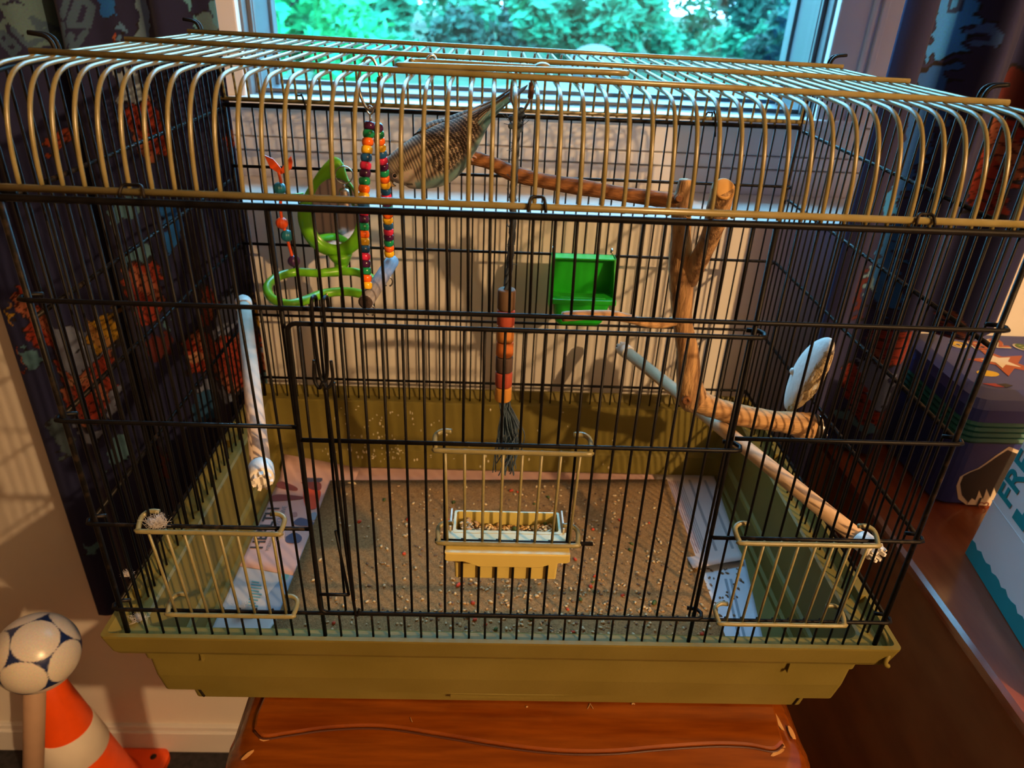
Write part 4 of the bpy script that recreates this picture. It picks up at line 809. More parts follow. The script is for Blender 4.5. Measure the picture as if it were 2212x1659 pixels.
for k in range(9):
    x = 0.229 + k * 0.0028; onpage('print_line', [(x, 0.205 + 0.012 * (k % 3)), (x + 0.0011, 0.205 + 0.012 * (k % 3)), (x + 0.0011, 0.372), (x, 0.372)], INK['mauve' if k < 6 else 'grey'], ZL, lil)
for x in (0.262, 0.284): onpage('print_line', [(x, 0.215), (x + 0.0035, 0.215), (x + 0.0045, 0.375), (x + 0.001, 0.375)], INK['grey'], ZL, lil)
for x in (0.246, 0.252): onpage('print_line', [(x, 0.05), (x + 0.003, 0.05), (x + 0.018, 0.18), (x + 0.015, 0.18)], INK['blue'], TF + 0.0012, blu)
sand = sheet('sand_sheet', 'brown gritty sandpaper sheet covering the middle of the tray', 'tray liner', [(-0.2424, 0.033), (0.238, 0.033), (0.2325, 0.3735), (-0.2345, 0.3525)], M_SAND, TF + 0.0021, 0.0010)
ZS = TF + 0.0033
def seeds(name, label, n, size, m, fun, seed, flat=0.6, cat='seeds'):
    rn = random.Random(seed); mb = MB(); k = 0
    while k < n:
        p = fun(rn)
        if p is None: continue
        x, y, z = p; s = size * rn.uniform(0.7, 1.3); el = rn.uniform(1.0, 1.9) if flat < 0.9 else 1.1
        M = Euler((rn.uniform(-.3, .3), rn.uniform(-.3, .3), rn.uniform(0, 6.28))).to_matrix()
        ell(mb, (x, y, z + s * flat * 0.7), (s * el, s, s * flat), 6, 4, M); k += 1
    o = mb.build(name, m); tag(o, label, cat, kind='stuff'); return o
def floor_d(rn, front=True):
    y = 0.037 + 0.33 * rn.random() ** (3.2 if front else 1.2); x = rn.gauss(0.04, 0.11) if front else rn.uniform(-0.22, 0.225)
    if abs(x) > 0.232 or y > 0.35 or y < 0.036: return None
    return (x, y, ZS)
seeds('spilled_millet', 'pale round millet spilled over the sand sheet', 850, 0.0014, SEEDM[0], floor_d, 1, 0.8)
seeds('spilled_oats', 'brown oat seeds spilled over the sand sheet', 620, 0.0014, SEEDM[1], floor_d, 2, 0.5)
seeds('spilled_husks', 'dark seed husks spilled over the sand sheet', 620, 0.0013, SEEDM[4], floor_d, 3, 0.5)
seeds('red_pellets', 'red food pellets scattered on the sand sheet', 46, 0.0020, SEEDM[2], floor_d, 4, 0.7)
seeds('green_pellets', 'dark green food pellets scattered on the sand sheet', 34, 0.0020, SEEDM[3], floor_d, 5, 0.7)
seeds('stray_seeds', 'sparse pale seeds on the far half of the sand sheet', 130, 0.0013, SEEDM[0], lambda rn: floor_d(rn, False), 6, 0.7)
def blue_d(rn):
    x, y = rn.uniform(0.228, 0.285), rn.uniform(0.036, 0.2)
    return (x, y, TF + 0.0009) if x < 0.262 + (y - 0.034) * 0.14 else None
seeds('page_seeds', 'dark seeds lying on the pale blue page', 60, 0.0014, SEEDM[4], blue_d, 8, 0.5)

# ------------------------------------------------------------------ feed cup in the door
cup = thing('seed_cup', 'cream plastic seed cup hooked in the cage door', 'feed cup', (-0.005, 0.012, 0.080))
mb = MB(); loft(mb, [rrect(-0.0465, 0.0375, -0.0035, 0.030, 0.0700, 0.002), rrect(-0.0478, 0.0388, -0.0038, 0.0308, 0.1085, 0.002), rrect(-0.0485, 0.0395, 0.0030, 0.0315, 0.1122, 0.002), rrect(-0.0465, 0.0375, 0.0062, 0.0298, 0.1122, 0.002), rrect(-0.0445, 0.0355, 0.0065, 0.0285, 0.0725, 0.002)]); child_fix(mb.build('cup_body', M_CREAM, cup, smooth=False), cup)
mb = MB(); box(mb, -0.0535, 0.0445, -0.0195, 0.0060, 0.1085, 0.1120, 0.0006); child_fix(mb.build('flange', M_CREAM, cup, smooth=False), cup)
lipo = [(-0.0535, 0.1125), (0.0445, 0.1125), (0.0447, 0.1055), (0.043, 0.1042), (0.034, 0.1042), (0.029, 0.1020), (0.0215, 0.0985), (-0.027, 0.0985), (-0.034, 0.1020), (-0.039, 0.1042), (-0.052, 0.1042), (-0.0537, 0.1055)]
mb = MB(); loft(mb, [[(x, -0.0188, z) for x, z in lipo], [(x, -0.0212, z) for x, z in lipo], [(-0.0045 + (x + 0.0045) * 0.985, -0.0222, 0.1062 + (z - 0.1062) * 0.86) for x, z in lipo]]); child_fix(mb.build('front_lip', M_CREAM, cup, smooth=False), cup)
for x in (-0.0508, 0.0415): 
    mb = MB(); box(mb, x - 0.0008, x + 0.0008, 0.0062, 0.030, 0.100, 0.1155, 0.0003); child_fix(mb.build('side_window', M_CLEAR, cup, smooth=False), cup)
def cup_d(rn):
    x, y = rn.uniform(-0.0425, 0.0335), rn.uniform(0.008, 0.0262); return (x, y, 0.1005 + 0.0065 * math.exp(-((x + 0.038) / 0.012) ** 2) + 0.003 * math.exp(-((x - 0.032) / 0.012) ** 2) + rn.uniform(-0.001, 0.001))
mb = MB(); box(mb, -0.0430, 0.0340, 0.0072, 0.0270, 0.0830, 0.1003); tag(mb.build('seed_bed', SEEDM[4], smooth=False), 'layer of mixed seed filling the cream cup', 'seeds', kind='stuff')
seeds('cup_oats', 'oat seeds heaped in the cream cup', 230, 0.0014, SEEDM[1], cup_d, 21, 0.5)
seeds('cup_millet', 'pale seeds heaped in the cream cup', 110, 0.0013, SEEDM[0], cup_d, 22, 0.6)
seeds('cup_pellets', 'green pellets on the seed in the cream cup', 6, 0.0021, SEEDM[3], cup_d, 23, 0.9)

# ------------------------------------------------------------------ green cup on the back bars
gc = thing('green_feeder', 'bright green plastic feeder hung on the rear bars', 'feed cup', (0.09, 0.385, 0.138))
gx0, gx1, gb, gt = 0.0505, 0.1292, 0.412, 0.2155
mb = MB(); box(mb, gx0, gx1, gb - 0.002, gb, 0.150, gt, 0.0006)
for x in (gx0, gx1 - 0.0022):
    sl_ = [(gb, 0.150), (gb, gt), (gb - 0.018, gt), (gb - 0.036, 0.178), (gb - 0.038, 0.168), (gb - 0.034, 0.150)]
    loft(mb, [[(x, y, z) for y, z in sl_], [(x + 0.0022, y, z) for y, z in sl_]])
box(mb, gx0, gx1, gb - 0.018, gb, gt - 0.0022, gt, 0.0006)
child_fix(mb.build('hood', M_GREEN, gc, smooth=False), gc)
mb = MB(); box(mb, gx0 - 0.001, gx1 + 0.001, gb - 0.046, gb - 0.022, 0.1655, 0.1720, 0.001); led = child_fix(mb.build('ledge', M_GREEN, gc, smooth=False), gc)
mb = MB(); box(mb, gx0 + 0.012, gx1 - 0.012, gb - 0.0405, gb - 0.0355, 0.1718, 0.1729, 0.0004); mb.build('ledge_rib', M_GREEN, led, smooth=False).matrix_parent_inverse = Matrix.Translation(-Vector(gc.location)) if False else Matrix.Identity(4)
mb = MB(); loft(mb, [rrect(gx0 + 0.010, gx1 - 0.016, gb - 0.040, gb - 0.003, 0.1365, 0.006), rrect(gx0 + 0.007, gx1 - 0.013, gb - 0.044, gb - 0.001, 0.141, 0.006), rrect(gx0 + 0.004, gx1 - 0.006, gb - 0.045, gb, 0.166, 0.005), rrect(gx0 + 0.007, gx1 - 0.009, gb - 0.042, gb - 0.003, 0.166, 0.004), rrect(gx0 + 0.010, gx1 - 0.014, gb - 0.040, gb - 0.004, 0.142, 0.004)]); child_fix(mb.build('bucket', M_GREEN, gc, smooth=False), gc)
for x in (gx0 + 0.002, gx1 - 0.003):
    mb = MB(); tube(mb, cr([(x, gb - 0.001, gt - 0.006), (x, gb - 0.001, gt + 0.003), (x, gb + 0.003, gt + 0.006), (x, gb + 0.009, gt + 0.005), (x, gb + 0.0105, gt - 0.001)], 4), 0.0010, 6); child_fix(mb.build('hook', M_STEEL, gc), gc)

# ------------------------------------------------------------------ dowel perches
def capped(root, P0, P1, r, m_rod, prong_at='both'):
    d = (P1 - P0).normalized()
    mb = MB(); tube(mb, [P0, P0.lerp(P1, 0.5), P1], r, 20); child_fix(mb.build('dowel', m_rod, root), root)
    for P, s in ((P0, -1), (P1, 1)):
        M = basis(d * s, (0, 0, 1), P); mb = MB(); lathe(mb, [(r + 0.0012, -0.013), (r + 0.0018, -0.012), (r + 0.0018, 0.003), (r + 0.0006, 0.0045)], M, 20); cp = child_fix(mb.build('end_cap', M_CAP, root), root)
        for k in range(7):
            a = 2 * math.pi * k / 7; mb = MB(); c = Vector((math.cos(a) * (r - 0.0015), math.sin(a) * (r - 0.0015), 0.004)); t_ = Vector((-math.sin(a), math.cos(a), 0)); ra = Vector((math.cos(a), math.sin(a), 0))
            q = [M @ (c + t_ * x_ * 0.0019 + ra * y_ * 0.0015 + Vector((0, 0, z_))) for z_, x_, y_ in ((0, -1, -1), (0, 1, -1), (0, 1, 1), (0, -1, 1), (0.0055, -.7, -.8), (0.0055, .7, -.8), (0.0055, .7, .8), (0.0055, -.7, .8))]
            mb.add(q, [(0, 3, 2, 1), (4, 5, 6, 7), (0, 1, 5, 4), (1, 2, 6, 5), (2, 3, 7, 6), (3, 0, 4, 7)])
            ch_ = mb.build('prong', M_CAP, cp, smooth=False)
            ch_.matrix_parent_inverse = Matrix.Identity(4)
def sub_world(child, root): pass
dw = thing('dowel_perch', 'pale wooden dowel perch running to the front right of the cage', 'perch', (0.23, 0.21, 0.08), 'dowel perches')
capped(dw, Vector((0.155, 0.408, 0.0875)), Vector((0.3045, 0.012, 0.0965)), 0.0075, M_DOWEL)
dw2 = thing('dowel_perch', 'whitewashed dowel perch rising at the left side of the cage', 'perch', (-0.26, 0.2, 0.14), 'dowel perches')
pb = atX(526, 655, -0.3205)
capped(dw2, Vector(pb), Vector((-0.1985, 0.012, 0.1570)), 0.0080, M_DOWELW)

# ------------------------------------------------------------------ natural branch perch
brn = thing('branch_perch', 'forked natural branch perch bolted to the right side of the cage', 'perch', (0.325, 0.208, 0.09))
rb = random.Random(5)
def limb(name, pts, m, seg=14, noise=0.05, n=7):
    c = cr([(p[0], p[1], p[2], p[3]) for p in pts], n); mb = MB(); tube(mb, [q[:3] for q in c], [q[3] * (1 + 0.035 * math.sin(i * 0.45 + len(pts)) + 0.02 * rb.uniform(-1, 1)) for i, q in enumerate(c)], seg, noise=noise, rnd=rb)
    return child_fix(mb.build(name, m, brn), brn)
def PY(u, v, Y, r): p = atY(u, v, Y); return (p.x, p.y, p.z, r)
limb('stem', [PY(1480, 388, 0.20, 0.0058), PY(1477, 415, 0.20, 0.0072), PY(1472, 440, 0.20, 0.0098), PY(1471, 500, 0.202, 0.0088), PY(1470, 560, 0.204, 0.0118), PY(1472, 620, 0.205, 0.0112), PY(1474, 690, 0.207, 0.0100), PY(1485, 760, 0.208, 0.0110), PY(1488, 820, 0.209, 0.0135), PY(1496, 862, 0.209, 0.0150), PY(1508, 872, 0.209, 0.009)], M_PEELED)
limb('foot_branch', [PY(1500, 862, 0.209, 0.012), PY(1540, 880, 0.209, 0.0118), PY(1600, 897, 0.209, 0.0115), PY(1660, 908, 0.208, 0.0115), PY(1715, 915, 0.208, 0.0125), PY(1738, 922, 0.208, 0.0165), PY(1748, 924, 0.208, 0.0165)], M_PEELEDH)
limb('top_branch', [PY(1017, 340, 0.222, 0.0062), PY(1060, 352, 0.221, 0.0064), PY(1110, 375, 0.220, 0.0072), PY(1180, 392, 0.217, 0.0070), PY(1260, 405, 0.213, 0.0072), PY(1350, 420, 0.208, 0.0070), PY(1420, 430, 0.204, 0.0072), PY(1470, 442, 0.200, 0.0090)], M_BARK)
limb('fork', [PY(1488, 605, 0.204, 0.0090), PY(1505, 570, 0.192, 0.0088), PY(1535, 510, 0.170, 0.0090), PY(1552, 450, 0.150, 0.0098), PY(1562, 405, 0.138, 0.0098)], M_PEELED)
mb = MB(); p = atY(1565, 408, 0.136); lathe(mb, [(0.0090, -0.001), (0.0094, 0.0), (0.0080, 0.0012), (0.0001, 0.0014)], basis((0.10, -0.72, 0.55), (1, 0, 0), p), 18); child_fix(mb.build('sawn_end', M_CUTWOOD, brn), brn)
limb('twig', [PY(1215, 684, 0.172, 0.0046), PY(1255, 681, 0.175, 0.0050), PY(1310, 681, 0.180, 0.0048), PY(1350, 686, 0.186, 0.0046), PY(1390, 696, 0.194, 0.0044), PY(1430, 700, 0.200, 0.0046), PY(1468, 690, 0.206, 0.0052)], M_PEELEDH)
mb = MB(); p = atY(1216, 684, 0.171); lathe(mb, [(0.0026, -0.002), (0.0026, 0.0004)], basis((-0.85, -0.45, 0.1), (0, 0, 1), p), 12); child_fix(mb.build('hollow_end', M_DARK, brn), brn)
p = atY(1483, 866, 0.1945); mb = MB(); lathe(mb, [(0.0052, -0.002), (0.0048, 0.0006), (0.0026, 0.0008), (0.0020, -0.0005)], basis((-0.25, -0.9, 0.2), (1, 0, 0), p), 14); child_fix(mb.build('knot', M_BARK, brn), brn)
p = atY(1466, 430, 0.1905); mb = MB(); lathe(mb, [(0.0036, -0.002), (0.0032, 0.0006), (0.0016, 0.0008)], basis((-0.1, -0.9, 0.3), (1, 0, 0), p), 12); child_fix(mb.build('knot', M_BARK, brn), brn)
mc = atY(1750, 924, 0.208)
for x0, x1, r, mm in ((mc.x + 0.001, mc.x + 0.004, 0.0175, M_DARK), (0.3345, 0.3362, 0.0150, M_STEEL), (mc.x + 0.003, 0.345, 0.0026, M_STEEL)):
    mb = MB(); lathe(mb, [(r * 0.96, x0), (r, x0 + 0.0003), (r, x1 - 0.0003), (r * 0.96, x1)], basis((1, 0, 0), (0, 0, 1), (0, mc.y, mc.z)), 24); child_fix(mb.build('washer' if r > 0.01 else 'bolt', mm, brn), brn)
mb = MB(); 
for s in (-1, 1): ell(mb, (0.3415, mc.y + s * 0.007, mc.z + s * 0.003), (0.0018, 0.006, 0.0045), 10, 8)
child_fix(mb.build('wing_nut', M_STEEL, brn), brn)

# ------------------------------------------------------------------ cuttlebone
cb = thing('cuttlebone', 'white cuttlebone clipped to the right side bars', 'cuttlebone', (0.312, 0.22, 0.10))
ctop, cbot = Vector((0.316, 0.190, 0.2075)), Vector((0.314, 0.246, 0.0975)); la = (ctop - cbot); L2 = la.length / 2; la.normalize(); xa = Vector((1, 0, 0)); wa = la.cross(xa).normalized()
bm = bmesh.new(); bmesh.ops.create_icosphere(bm, subdivisions=4, radius=1)
rc_ = random.Random(9)
for v in bm.verts:
    q = v.co.copy(); t = q.z; wdt = 0.0270 * (1 - 0.25 * t * t); th = 0.0100
    chew = 1.0 - 0.28 * max(0, (q.y * (1 if wa.y < 0 else -1))) * (0.7 + 0.6 * rc_.random())
    v.co = ctop.lerp(cbot, 0.5) + la * (t * L2) + wa * (q.y * wdt * chew) + xa * (q.x * th)
bm.normal_update(); me = bpy.data.meshes.new('bone'); 
for f in bm.faces: f.material_index = 1 if (f.normal.y < -0.35 and f.calc_center_median().z < 0.196) else 0; f.smooth = True
bm.to_mesh(me); bm.free(); me.materials.append(M_CUTTLE); me.materials.append(M_CUTTLED)
child_fix(link('bone', me, cb), cb)
mb = MB(); box(mb, 0.318, 0.336, 0.232, 0.240, 0.118, 0.126, 0.001); child_fix(mb.build('clip', M_STEEL, cb, smooth=False), cb)
mb = MB(); ell(mb, atX(1712, 802, 0.3065), (0.003, 0.004, 0.004)); child_fix(mb.build('clip_button', M_CAP, cb), cb)

# ------------------------------------------------------------------ beaded swing
sw_ = thing('bead_swing', 'swing of two rainbow bead strands on a grey wooden bar', 'bird toy', (-0.12, 0.143, 0.27))
def qlink(root, top, bot, w, m=M_STEEL):
    t = Vector(top); b = Vector(bot); ax = (b - t); Ln = ax.length; ax.normalize(); pts = []
    wx = Vector((1, 0, 0))
    for k in range(28):
        a = 2 * math.pi * k / 28; cc = math.cos(a); pts.append(t.lerp(b, 0.5) - ax * (cc * Ln / 2) + wx * (w * math.sin(a) * (1.0 if abs(cc) > 0.5 else 1.08)))
    mb = MB(); tube(mb, pts, 0.0012, 7, closed=True); o = child_fix(mb.build('quick_link', m, root), root)
    mb = MB(); c = t.lerp(b, 0.52) + wx * w * 1.04; lathe(mb, [(0.0019, -0.006), (0.0022, -0.0055), (0.0022, 0.0055), (0.0019, 0.006)], basis(ax, (1, 0, 0), c), 6); s = mb.build('link_nut', mat('brown_steel', (0.20, 0.11, 0.07), 0.4, metal=0.7), o); return o
qlink(sw_, (-0.1195, 0.141, 0.4505), (-0.1205, 0.139, 0.4135), 0.0075)
mb = MB(); tube(mb, cr([(-0.1205, 0.139, 0.4165), (-0.118, 0.139, 0.4135), (-0.1205, 0.139, 0.4100), (-0.123, 0.139, 0.4135), (-0.1205, 0.139, 0.4165)], 5), 0.0008, 6); tube(mb, [(-0.1205, 0.139, 0.410), (-0.1205, 0.139, 0.402)], 0.0010, 6); child_fix(mb.build('top_loop', M_STEEL, sw_), sw_)
SEQ = ['purple', 'green', 'orange', 'yellow', 'blue', 'pink']
bm_mesh = {}
def beadmesh(c):
    if c not in bm_mesh:
        mb = MB(); loft(mb, [[(r * math.cos(2 * math.pi * k / 14), r * math.sin(2 * math.pi * k / 14), h) for k in range(14)] for r, h in ((0.0017, 0.0029), (0.0034, 0.0030), (0.0043, 0.0020), (0.0046, 0.0), (0.0043, -0.0020), (0.0034, -0.0030), (0.0017, -0.0029))]); bm_mesh[c] = mb.mesh('bead', BEADS[c])
    return bm_mesh[c]
LA, LBt = Vector((-0.1212, 0.1375, 0.4030)), atY(793, 622, 0.1045); RA, RBt = Vector((-0.1165, 0.1455, 0.4005)), atY(841, 552, 0.180)
for A_, B_, bow in ((LA, LBt, Vector((-0.0035, -0.002, 0))), (RA, RBt, Vector((0.0015, 0.004, 0)))):
    pts = [A_.lerp(B_, t) + bow * math.sin(math.pi * t) for t in [k / 60 for k in range(61)]]
    for k in range(22):
        t = (k + 0.2) / 21.6; p = A_.lerp(B_, min(1, t)) + bow * math.sin(math.pi * min(1, t)); d = (B_ - A_).normalized()
        o = bpy.data.objects.new('bead', beadmesh(SEQ[k % 6])); COL.objects.link(o); o.parent = sw_; o.matrix_parent_inverse = Matrix.Translation(-Vector(sw_.location)); M = basis(-d + Vector((rb.uniform(-.1, .1), rb.uniform(-.1, .1), 0)), (1, 0, 0), p); o.matrix_basis = M
    mb = MB(); tube(mb, pts, 0.0008, 6); child_fix(mb.build('cord', M_STEEL, sw_), sw_)
pf, pbk = LBt + Vector((0.0, -0.010, -0.0085)), RBt + Vector((0.001, 0.009, -0.0085))
mb = MB(); tube(mb, [pf, pf.lerp(pbk, 0.5), pbk], 0.0062, 18); br_ = child_fix(mb.build('swing_bar', M_GREYWOOD, sw_), sw_)
mb = MB(); lathe(mb, [(0.0058, -0.0005), (0.0058, 0.0003), (0.0045, 0.0006)], basis(pf - pbk, (0, 0, 1), pf), 18); mb.build('sawn_end', mat('dark_end_grain', (0.05, 0.035, 0.035), 0.85, var=0.5, scale=300), br_)
for t in (0.12, 0.80):
    c = pf.lerp(pbk, t) + Vector((0.0, 0, -0.006)); mb = MB(); tube(mb, [c + Vector((0.0042 * math.sin(a), 0.001 * math.cos(a), -0.006 - 0.0052 * math.cos(a))) for a in [2 * math.pi * k / 18 + 0.3 for k in range(17)]], 0.0008, 6); tube(mb, [c + Vector((0, 0, 0.002)), c + Vector((0, 0, -0.002))], 0.0009, 6); child_fix(mb.build('eye_screw', M_STEEL, sw_), sw_)

# ------------------------------------------------------------------ rope toy
rp_ = thing('rope_toy', 'blue rope toy with stacked coloured wooden discs hanging mid cage', 'bird toy', (-0.007, 0.15, 0.06))
qlink(rp_, (-0.0035, 0.140, 0.4500), (-0.0050, 0.146, 0.4150), 0.0072)
RX, RY = -0.0075, 0.150
def twist(pts, r, m, name, root):
    c = cr(pts, 10); Fr = frames(c); mb = MB()
    for s in (0, 2.094, 4.189):
        tube(mb, [c[i] + r * 0.55 * (math.cos(s + i * 0.55) * Fr[i][1] + math.sin(s + i * 0.55) * Fr[i][2]) for i in range(len(c))], r * 0.62, 6)
    return child_fix(mb.build(name, m, root), root)
pz = [(-0.0050, 0.146, 0.4165), (-0.0065, 0.147, 0.402), (-0.0068, 0.148, 0.37), (-0.0072, 0.149, 0.345), (-0.0065, 0.150, 0.32), (-0.0080, 0.150, 0.285), (-0.0092, 0.150, 0.262)]
twist(pz, 0.0028, M_ROPE, 'rope', rp_)
rr_ = random.Random(17); mb = MB()
for k in range(90):                                  # frayed knot and loose threads
    c = Vector((-0.006, 0.147, 0.407)) if k < 55 else Vector((-0.0085, 0.150, 0.335 + rr_.uniform(-0.05, 0.06)))
    d = Vector((rr_.gauss(0, 1), rr_.gauss(0, 1), rr_.gauss(0, 1))).normalized(); e = c + d * rr_.uniform(0.003, 0.009); tube(mb, cr([c, c.lerp(e, 0.6) + Vector((rr_.gauss(0, .0015), rr_.gauss(0, .0015), rr_.gauss(0, .0015))), e + Vector((rr_.gauss(0, .002), 0, rr_.gauss(0, .003)))], 3), 0.00022, 4, caps=False)
for k in range(16): ell(mb, (-0.006 + rr_.gauss(0, .0022), 0.147 + rr_.gauss(0, .0022), 0.406 + rr_.gauss(0, .004)), (0.0028, 0.0028, 0.0024), 7, 5)
fz = child_fix(mb.build('frayed_knot', M_ROPEL, rp_), rp_); fz['kind'] = 'stuff'
zt = [(190, 320), (320, 420), (420, 522), (522, 616), (616, 715), (715, 810), (810, 900)]
for (a_, b_), mm in zip(zt, DISC):
    p0 = atY(1095 - (a_ - 190) * 0.012, 560 + a_ / 2.962, RY); p1 = atY(1095 - (b_ - 190) * 0.012, 560 + b_ / 2.962, RY); h = p0.z - p1.z
    mb = MB(); lathe(mb, [(0.0060, -0.0003), (0.0076, -0.0005), (0.0081, -0.0015), (0.0081, -h + 0.0015), (0.0076, -h + 0.0006), (0.0060, -h + 0.0003)], Matrix.Translation((p0.x, RY, p0.z)), 20); child_fix(mb.build('wooden_disc', mm, rp_), rp_)
mb = MB(); top_ = atY(1090, 862, RY)
for k in range(70):
    s = rr_.gauss(0, 1); e = atY(1093 + 18 * s * (0.6 if k % 2 else 1), 960 + rr_.uniform(0, 68), RY + rr_.gauss(0, .004)); side = 0.010 if k % 3 == 0 else rr_.gauss(0, 0.003)
    tube(mb, cr([top_ + Vector((rr_.gauss(0, .002), rr_.gauss(0, .002), 0.001)), top_.lerp(e, 0.35) + Vector((side * 0.7, 0, 0)), top_.lerp(e, 0.65) + Vector((side, 0, 0)), e], 4), 0.0006, 5, caps=False)
ts = child_fix(mb.build('tassel', M_ROPEL, rp_), rp_); ts['kind'] = 'stuff'

# ------------------------------------------------------------------ mirror toy
mt_ = thing('mirror_toy', 'lime green mirror toy with bell and perch ring at the rear left', 'bird toy', (-0.21, 0.39, 0.19))
MY = 0.385
def mpx(pts, Y): return [atY(u, v, Y) for u, v in pts]
outer = [(727, 336), (742, 352), (752, 385), (772, 415), (790, 450), (796, 490), (786, 525), (762, 546), (738, 556), (706, 552), (676, 536), (654, 508), (643, 472), (646, 442), (660, 415), (676, 388), (694, 362), (712, 343)]
inner = [(722 + 51 * math.sin(a), 458 - 74 * math.cos(a)) for a in [2 * math.pi * k / 40 for k in range(40)]]
oc = [tuple(p) for p in cr(outer + [outer[0]], 4)][:-1]
def resample(poly, n, start):
    c = np.array([722, 450.0]); th = [math.atan2(p[0] - c[0], -(p[1] - c[1])) for p in poly]; o_ = sorted(zip(th, poly)); ths = np.array([t for t, _ in o_]); P_ = np.array([p for _, p in o_]); ths = np.concatenate([ths - 2 * math.pi, ths, ths + 2 * math.pi]); P_ = np.concatenate([P_, P_, P_])
    tt = np.linspace(-math.pi, math.pi, n, endpoint=False); return list(zip(np.interp(tt, ths, P_[:, 0]), np.interp(tt, ths, P_[:, 1])))
NO = 56; O_ = resample(oc, NO, 0); I_ = resample(inner, NO, 0); Mid = [((a[0] + b[0]) / 2, (a[1] + b[1]) / 2) for a, b in zip(O_, I_)]
lp = [mpx(I_, MY), mpx(I_, MY - 0.004), mpx([((a[0] * .35 + b[0] * .65), (a[1] * .35 + b[1] * .65)) for a, b in zip(O_, I_)], MY - 0.0068), mpx([((a[0] * .7 + b[0] * .3), (a[1] * .7 + b[1] * .3)) for a, b in zip(O_, I_)], MY - 0.0065), mpx(O_, MY - 0.003), mpx(O_, MY + 0.001), mpx(I_, MY + 0.001)]
mb = MB(); loft(mb, lp, False, False); fr_ = child_fix(mb.build('frame', M_LIME, mt_), mt_)
mb = MB(); pl_ = mpx(I_, MY - 0.0008); mb.add(pl_ + [p + Vector((0, 0.0015, 0)) for p in pl_], [tuple(range(NO)), tuple(range(2 * NO - 1, NO - 1, -1))] + [(i, i + NO, (i + 1) % NO + NO, (i + 1) % NO) for i in range(NO)])
child_fix(mb.build('mirror', M_MIRROR, mt_, smooth=False), mt_)
mb = MB(); tube(mb, cr([atY(735, 548, MY - 0.003), atY(737, 570, MY - 0.002), atY(730, 586, 0.376), atZ(700, 588, 0.1975)], 5), [0.0145, 0.0135, 0.0122, 0.0108, 0.0096, 0.0088, 0.0082, 0.0077, 0.0072, 0.0068, 0.0064, 0.0060, 0.0056, 0.0053, 0.0050, 0.0048], 12); child_fix(mb.build('neck', M_LIME, mt_), mt_)
ringp = [atZ(u, v, 0.197) for u, v in ((735, 586), (690, 590), (640, 588), (600, 598), (578, 620), (588, 645), (622, 657), (656, 650), (700, 634), (750, 630), (795, 636), (812, 620), (800, 600), (770, 588))]
mb = MB(); rg = cr([tuple(p) for p in ringp] + [tuple(ringp[0])], 5)[:-1]; tube(mb, rg, 0.0051, 10, closed=True); child_fix(mb.build('perch_ring', M_LIME, mt_), mt_)
bc = atY(743, 400, MY - 0.012); rgp = atY(743, 378, MY - 0.010)
mb = MB(); tube(mb, [rgp + Vector((0.0095 * math.sin(a), 0.002 * math.sin(a), 0.0095 * math.cos(a))) for a in [2 * math.pi * k / 24 for k in range(24)]], 0.0008, 6, closed=True); child_fix(mb.build('bell_ring', M_STEEL, mt_), mt_)
mb = MB(); lathe(mb, [(0.0001, 0.001), (0.0048, 0.0), (0.0062, -0.003), (0.0072, -0.012), (0.0085, -0.0195), (0.0102, -0.0225), (0.0098, -0.0232), (0.006, -0.016)], Matrix.Translation(atY(743, 408, MY - 0.012)), 20); child_fix(mb.build('bell', M_STEEL, mt_), mt_)
mb = MB(); tube(mb, [atY(743, 398, MY - 0.012), atY(743, 410, MY - 0.012)], 0.0016, 8); child_fix(mb.build('bell_stem', M_STEEL, mt_), mt_)
mb = MB(); ell(mb, atZ(708, 636, 0.197) + Vector((0, -0.004, 0)), (0.0014, 0.0014, 0.003)); child_fix(mb.build('brass_screw', M_BRASS, mt_), mt_)
mb = MB(); tube(mb, [atY(622, 422, 0.368), atY(655, 418, MY - 0.002)], 0.0012, 6); child_fix(mb.build('arm', M_LIME, mt_), mt_)
SYY = 0.366
spine = [(602, 372), (607, 395), (606, 430), (607, 460), (612, 485), (620, 515), (630, 550), (636, 566)]
mb = MB(); tube(mb, cr([tuple(atY(u, v, SYY)) for u, v in spine], 4), 0.0018, 8); child_fix(mb.build('orange_stem', M_ORANGE, mt_), mt_)
for sgn, pts in ((-1, [(571, 335), (590, 343), (606, 362), (610, 376), (602, 374), (584, 362)]), (1, [(629, 337), (632, 350), (630, 364), (622, 371), (606, 376), (607, 366), (617, 350)])):
    mb = MB(); loft(mb, [[p + Vector((0, d, 0)) for p in mpx(pts, SYY)] for d in (-0.0008, 0.0008)]); child_fix(mb.build('leaf', M_ORANGE, mt_, smooth=False), mt_)
for (u, v, r, mm) in ((604, 407, 0.0072, M_TEAL), (609, 482, 0.0070, M_ORANGE), (620, 509, 0.0072, M_TEAL), (635, 564, 0.0072, M_PURPLE)):
    c = atY(u, v, SYY); vs = []; fs = []; sg, rn_ = 40, 12
    for i in range(rn_ + 1):
        th = math.pi * i / rn_
        for k in range(sg):
            q = 2 * math.pi * k / sg; rr = r * (1 - 0.10 * max(0, math.cos(q * 10)) * math.sin(th)); vs.append((c.x + rr * math.sin(th) * math.cos(q), c.y + rr * math.sin(th) * math.sin(q), c.z + r * 0.97 * math.cos(th)))
    for i in range(rn_):
        for k in range(sg): l = (k + 1) % sg; fs.append((i * sg + k, (i + 1) * sg + k, (i + 1) * sg + l, i * sg + l))
    child_fix(MB().add(vs, fs).build('ribbed_bead', mm, mt_), mt_)

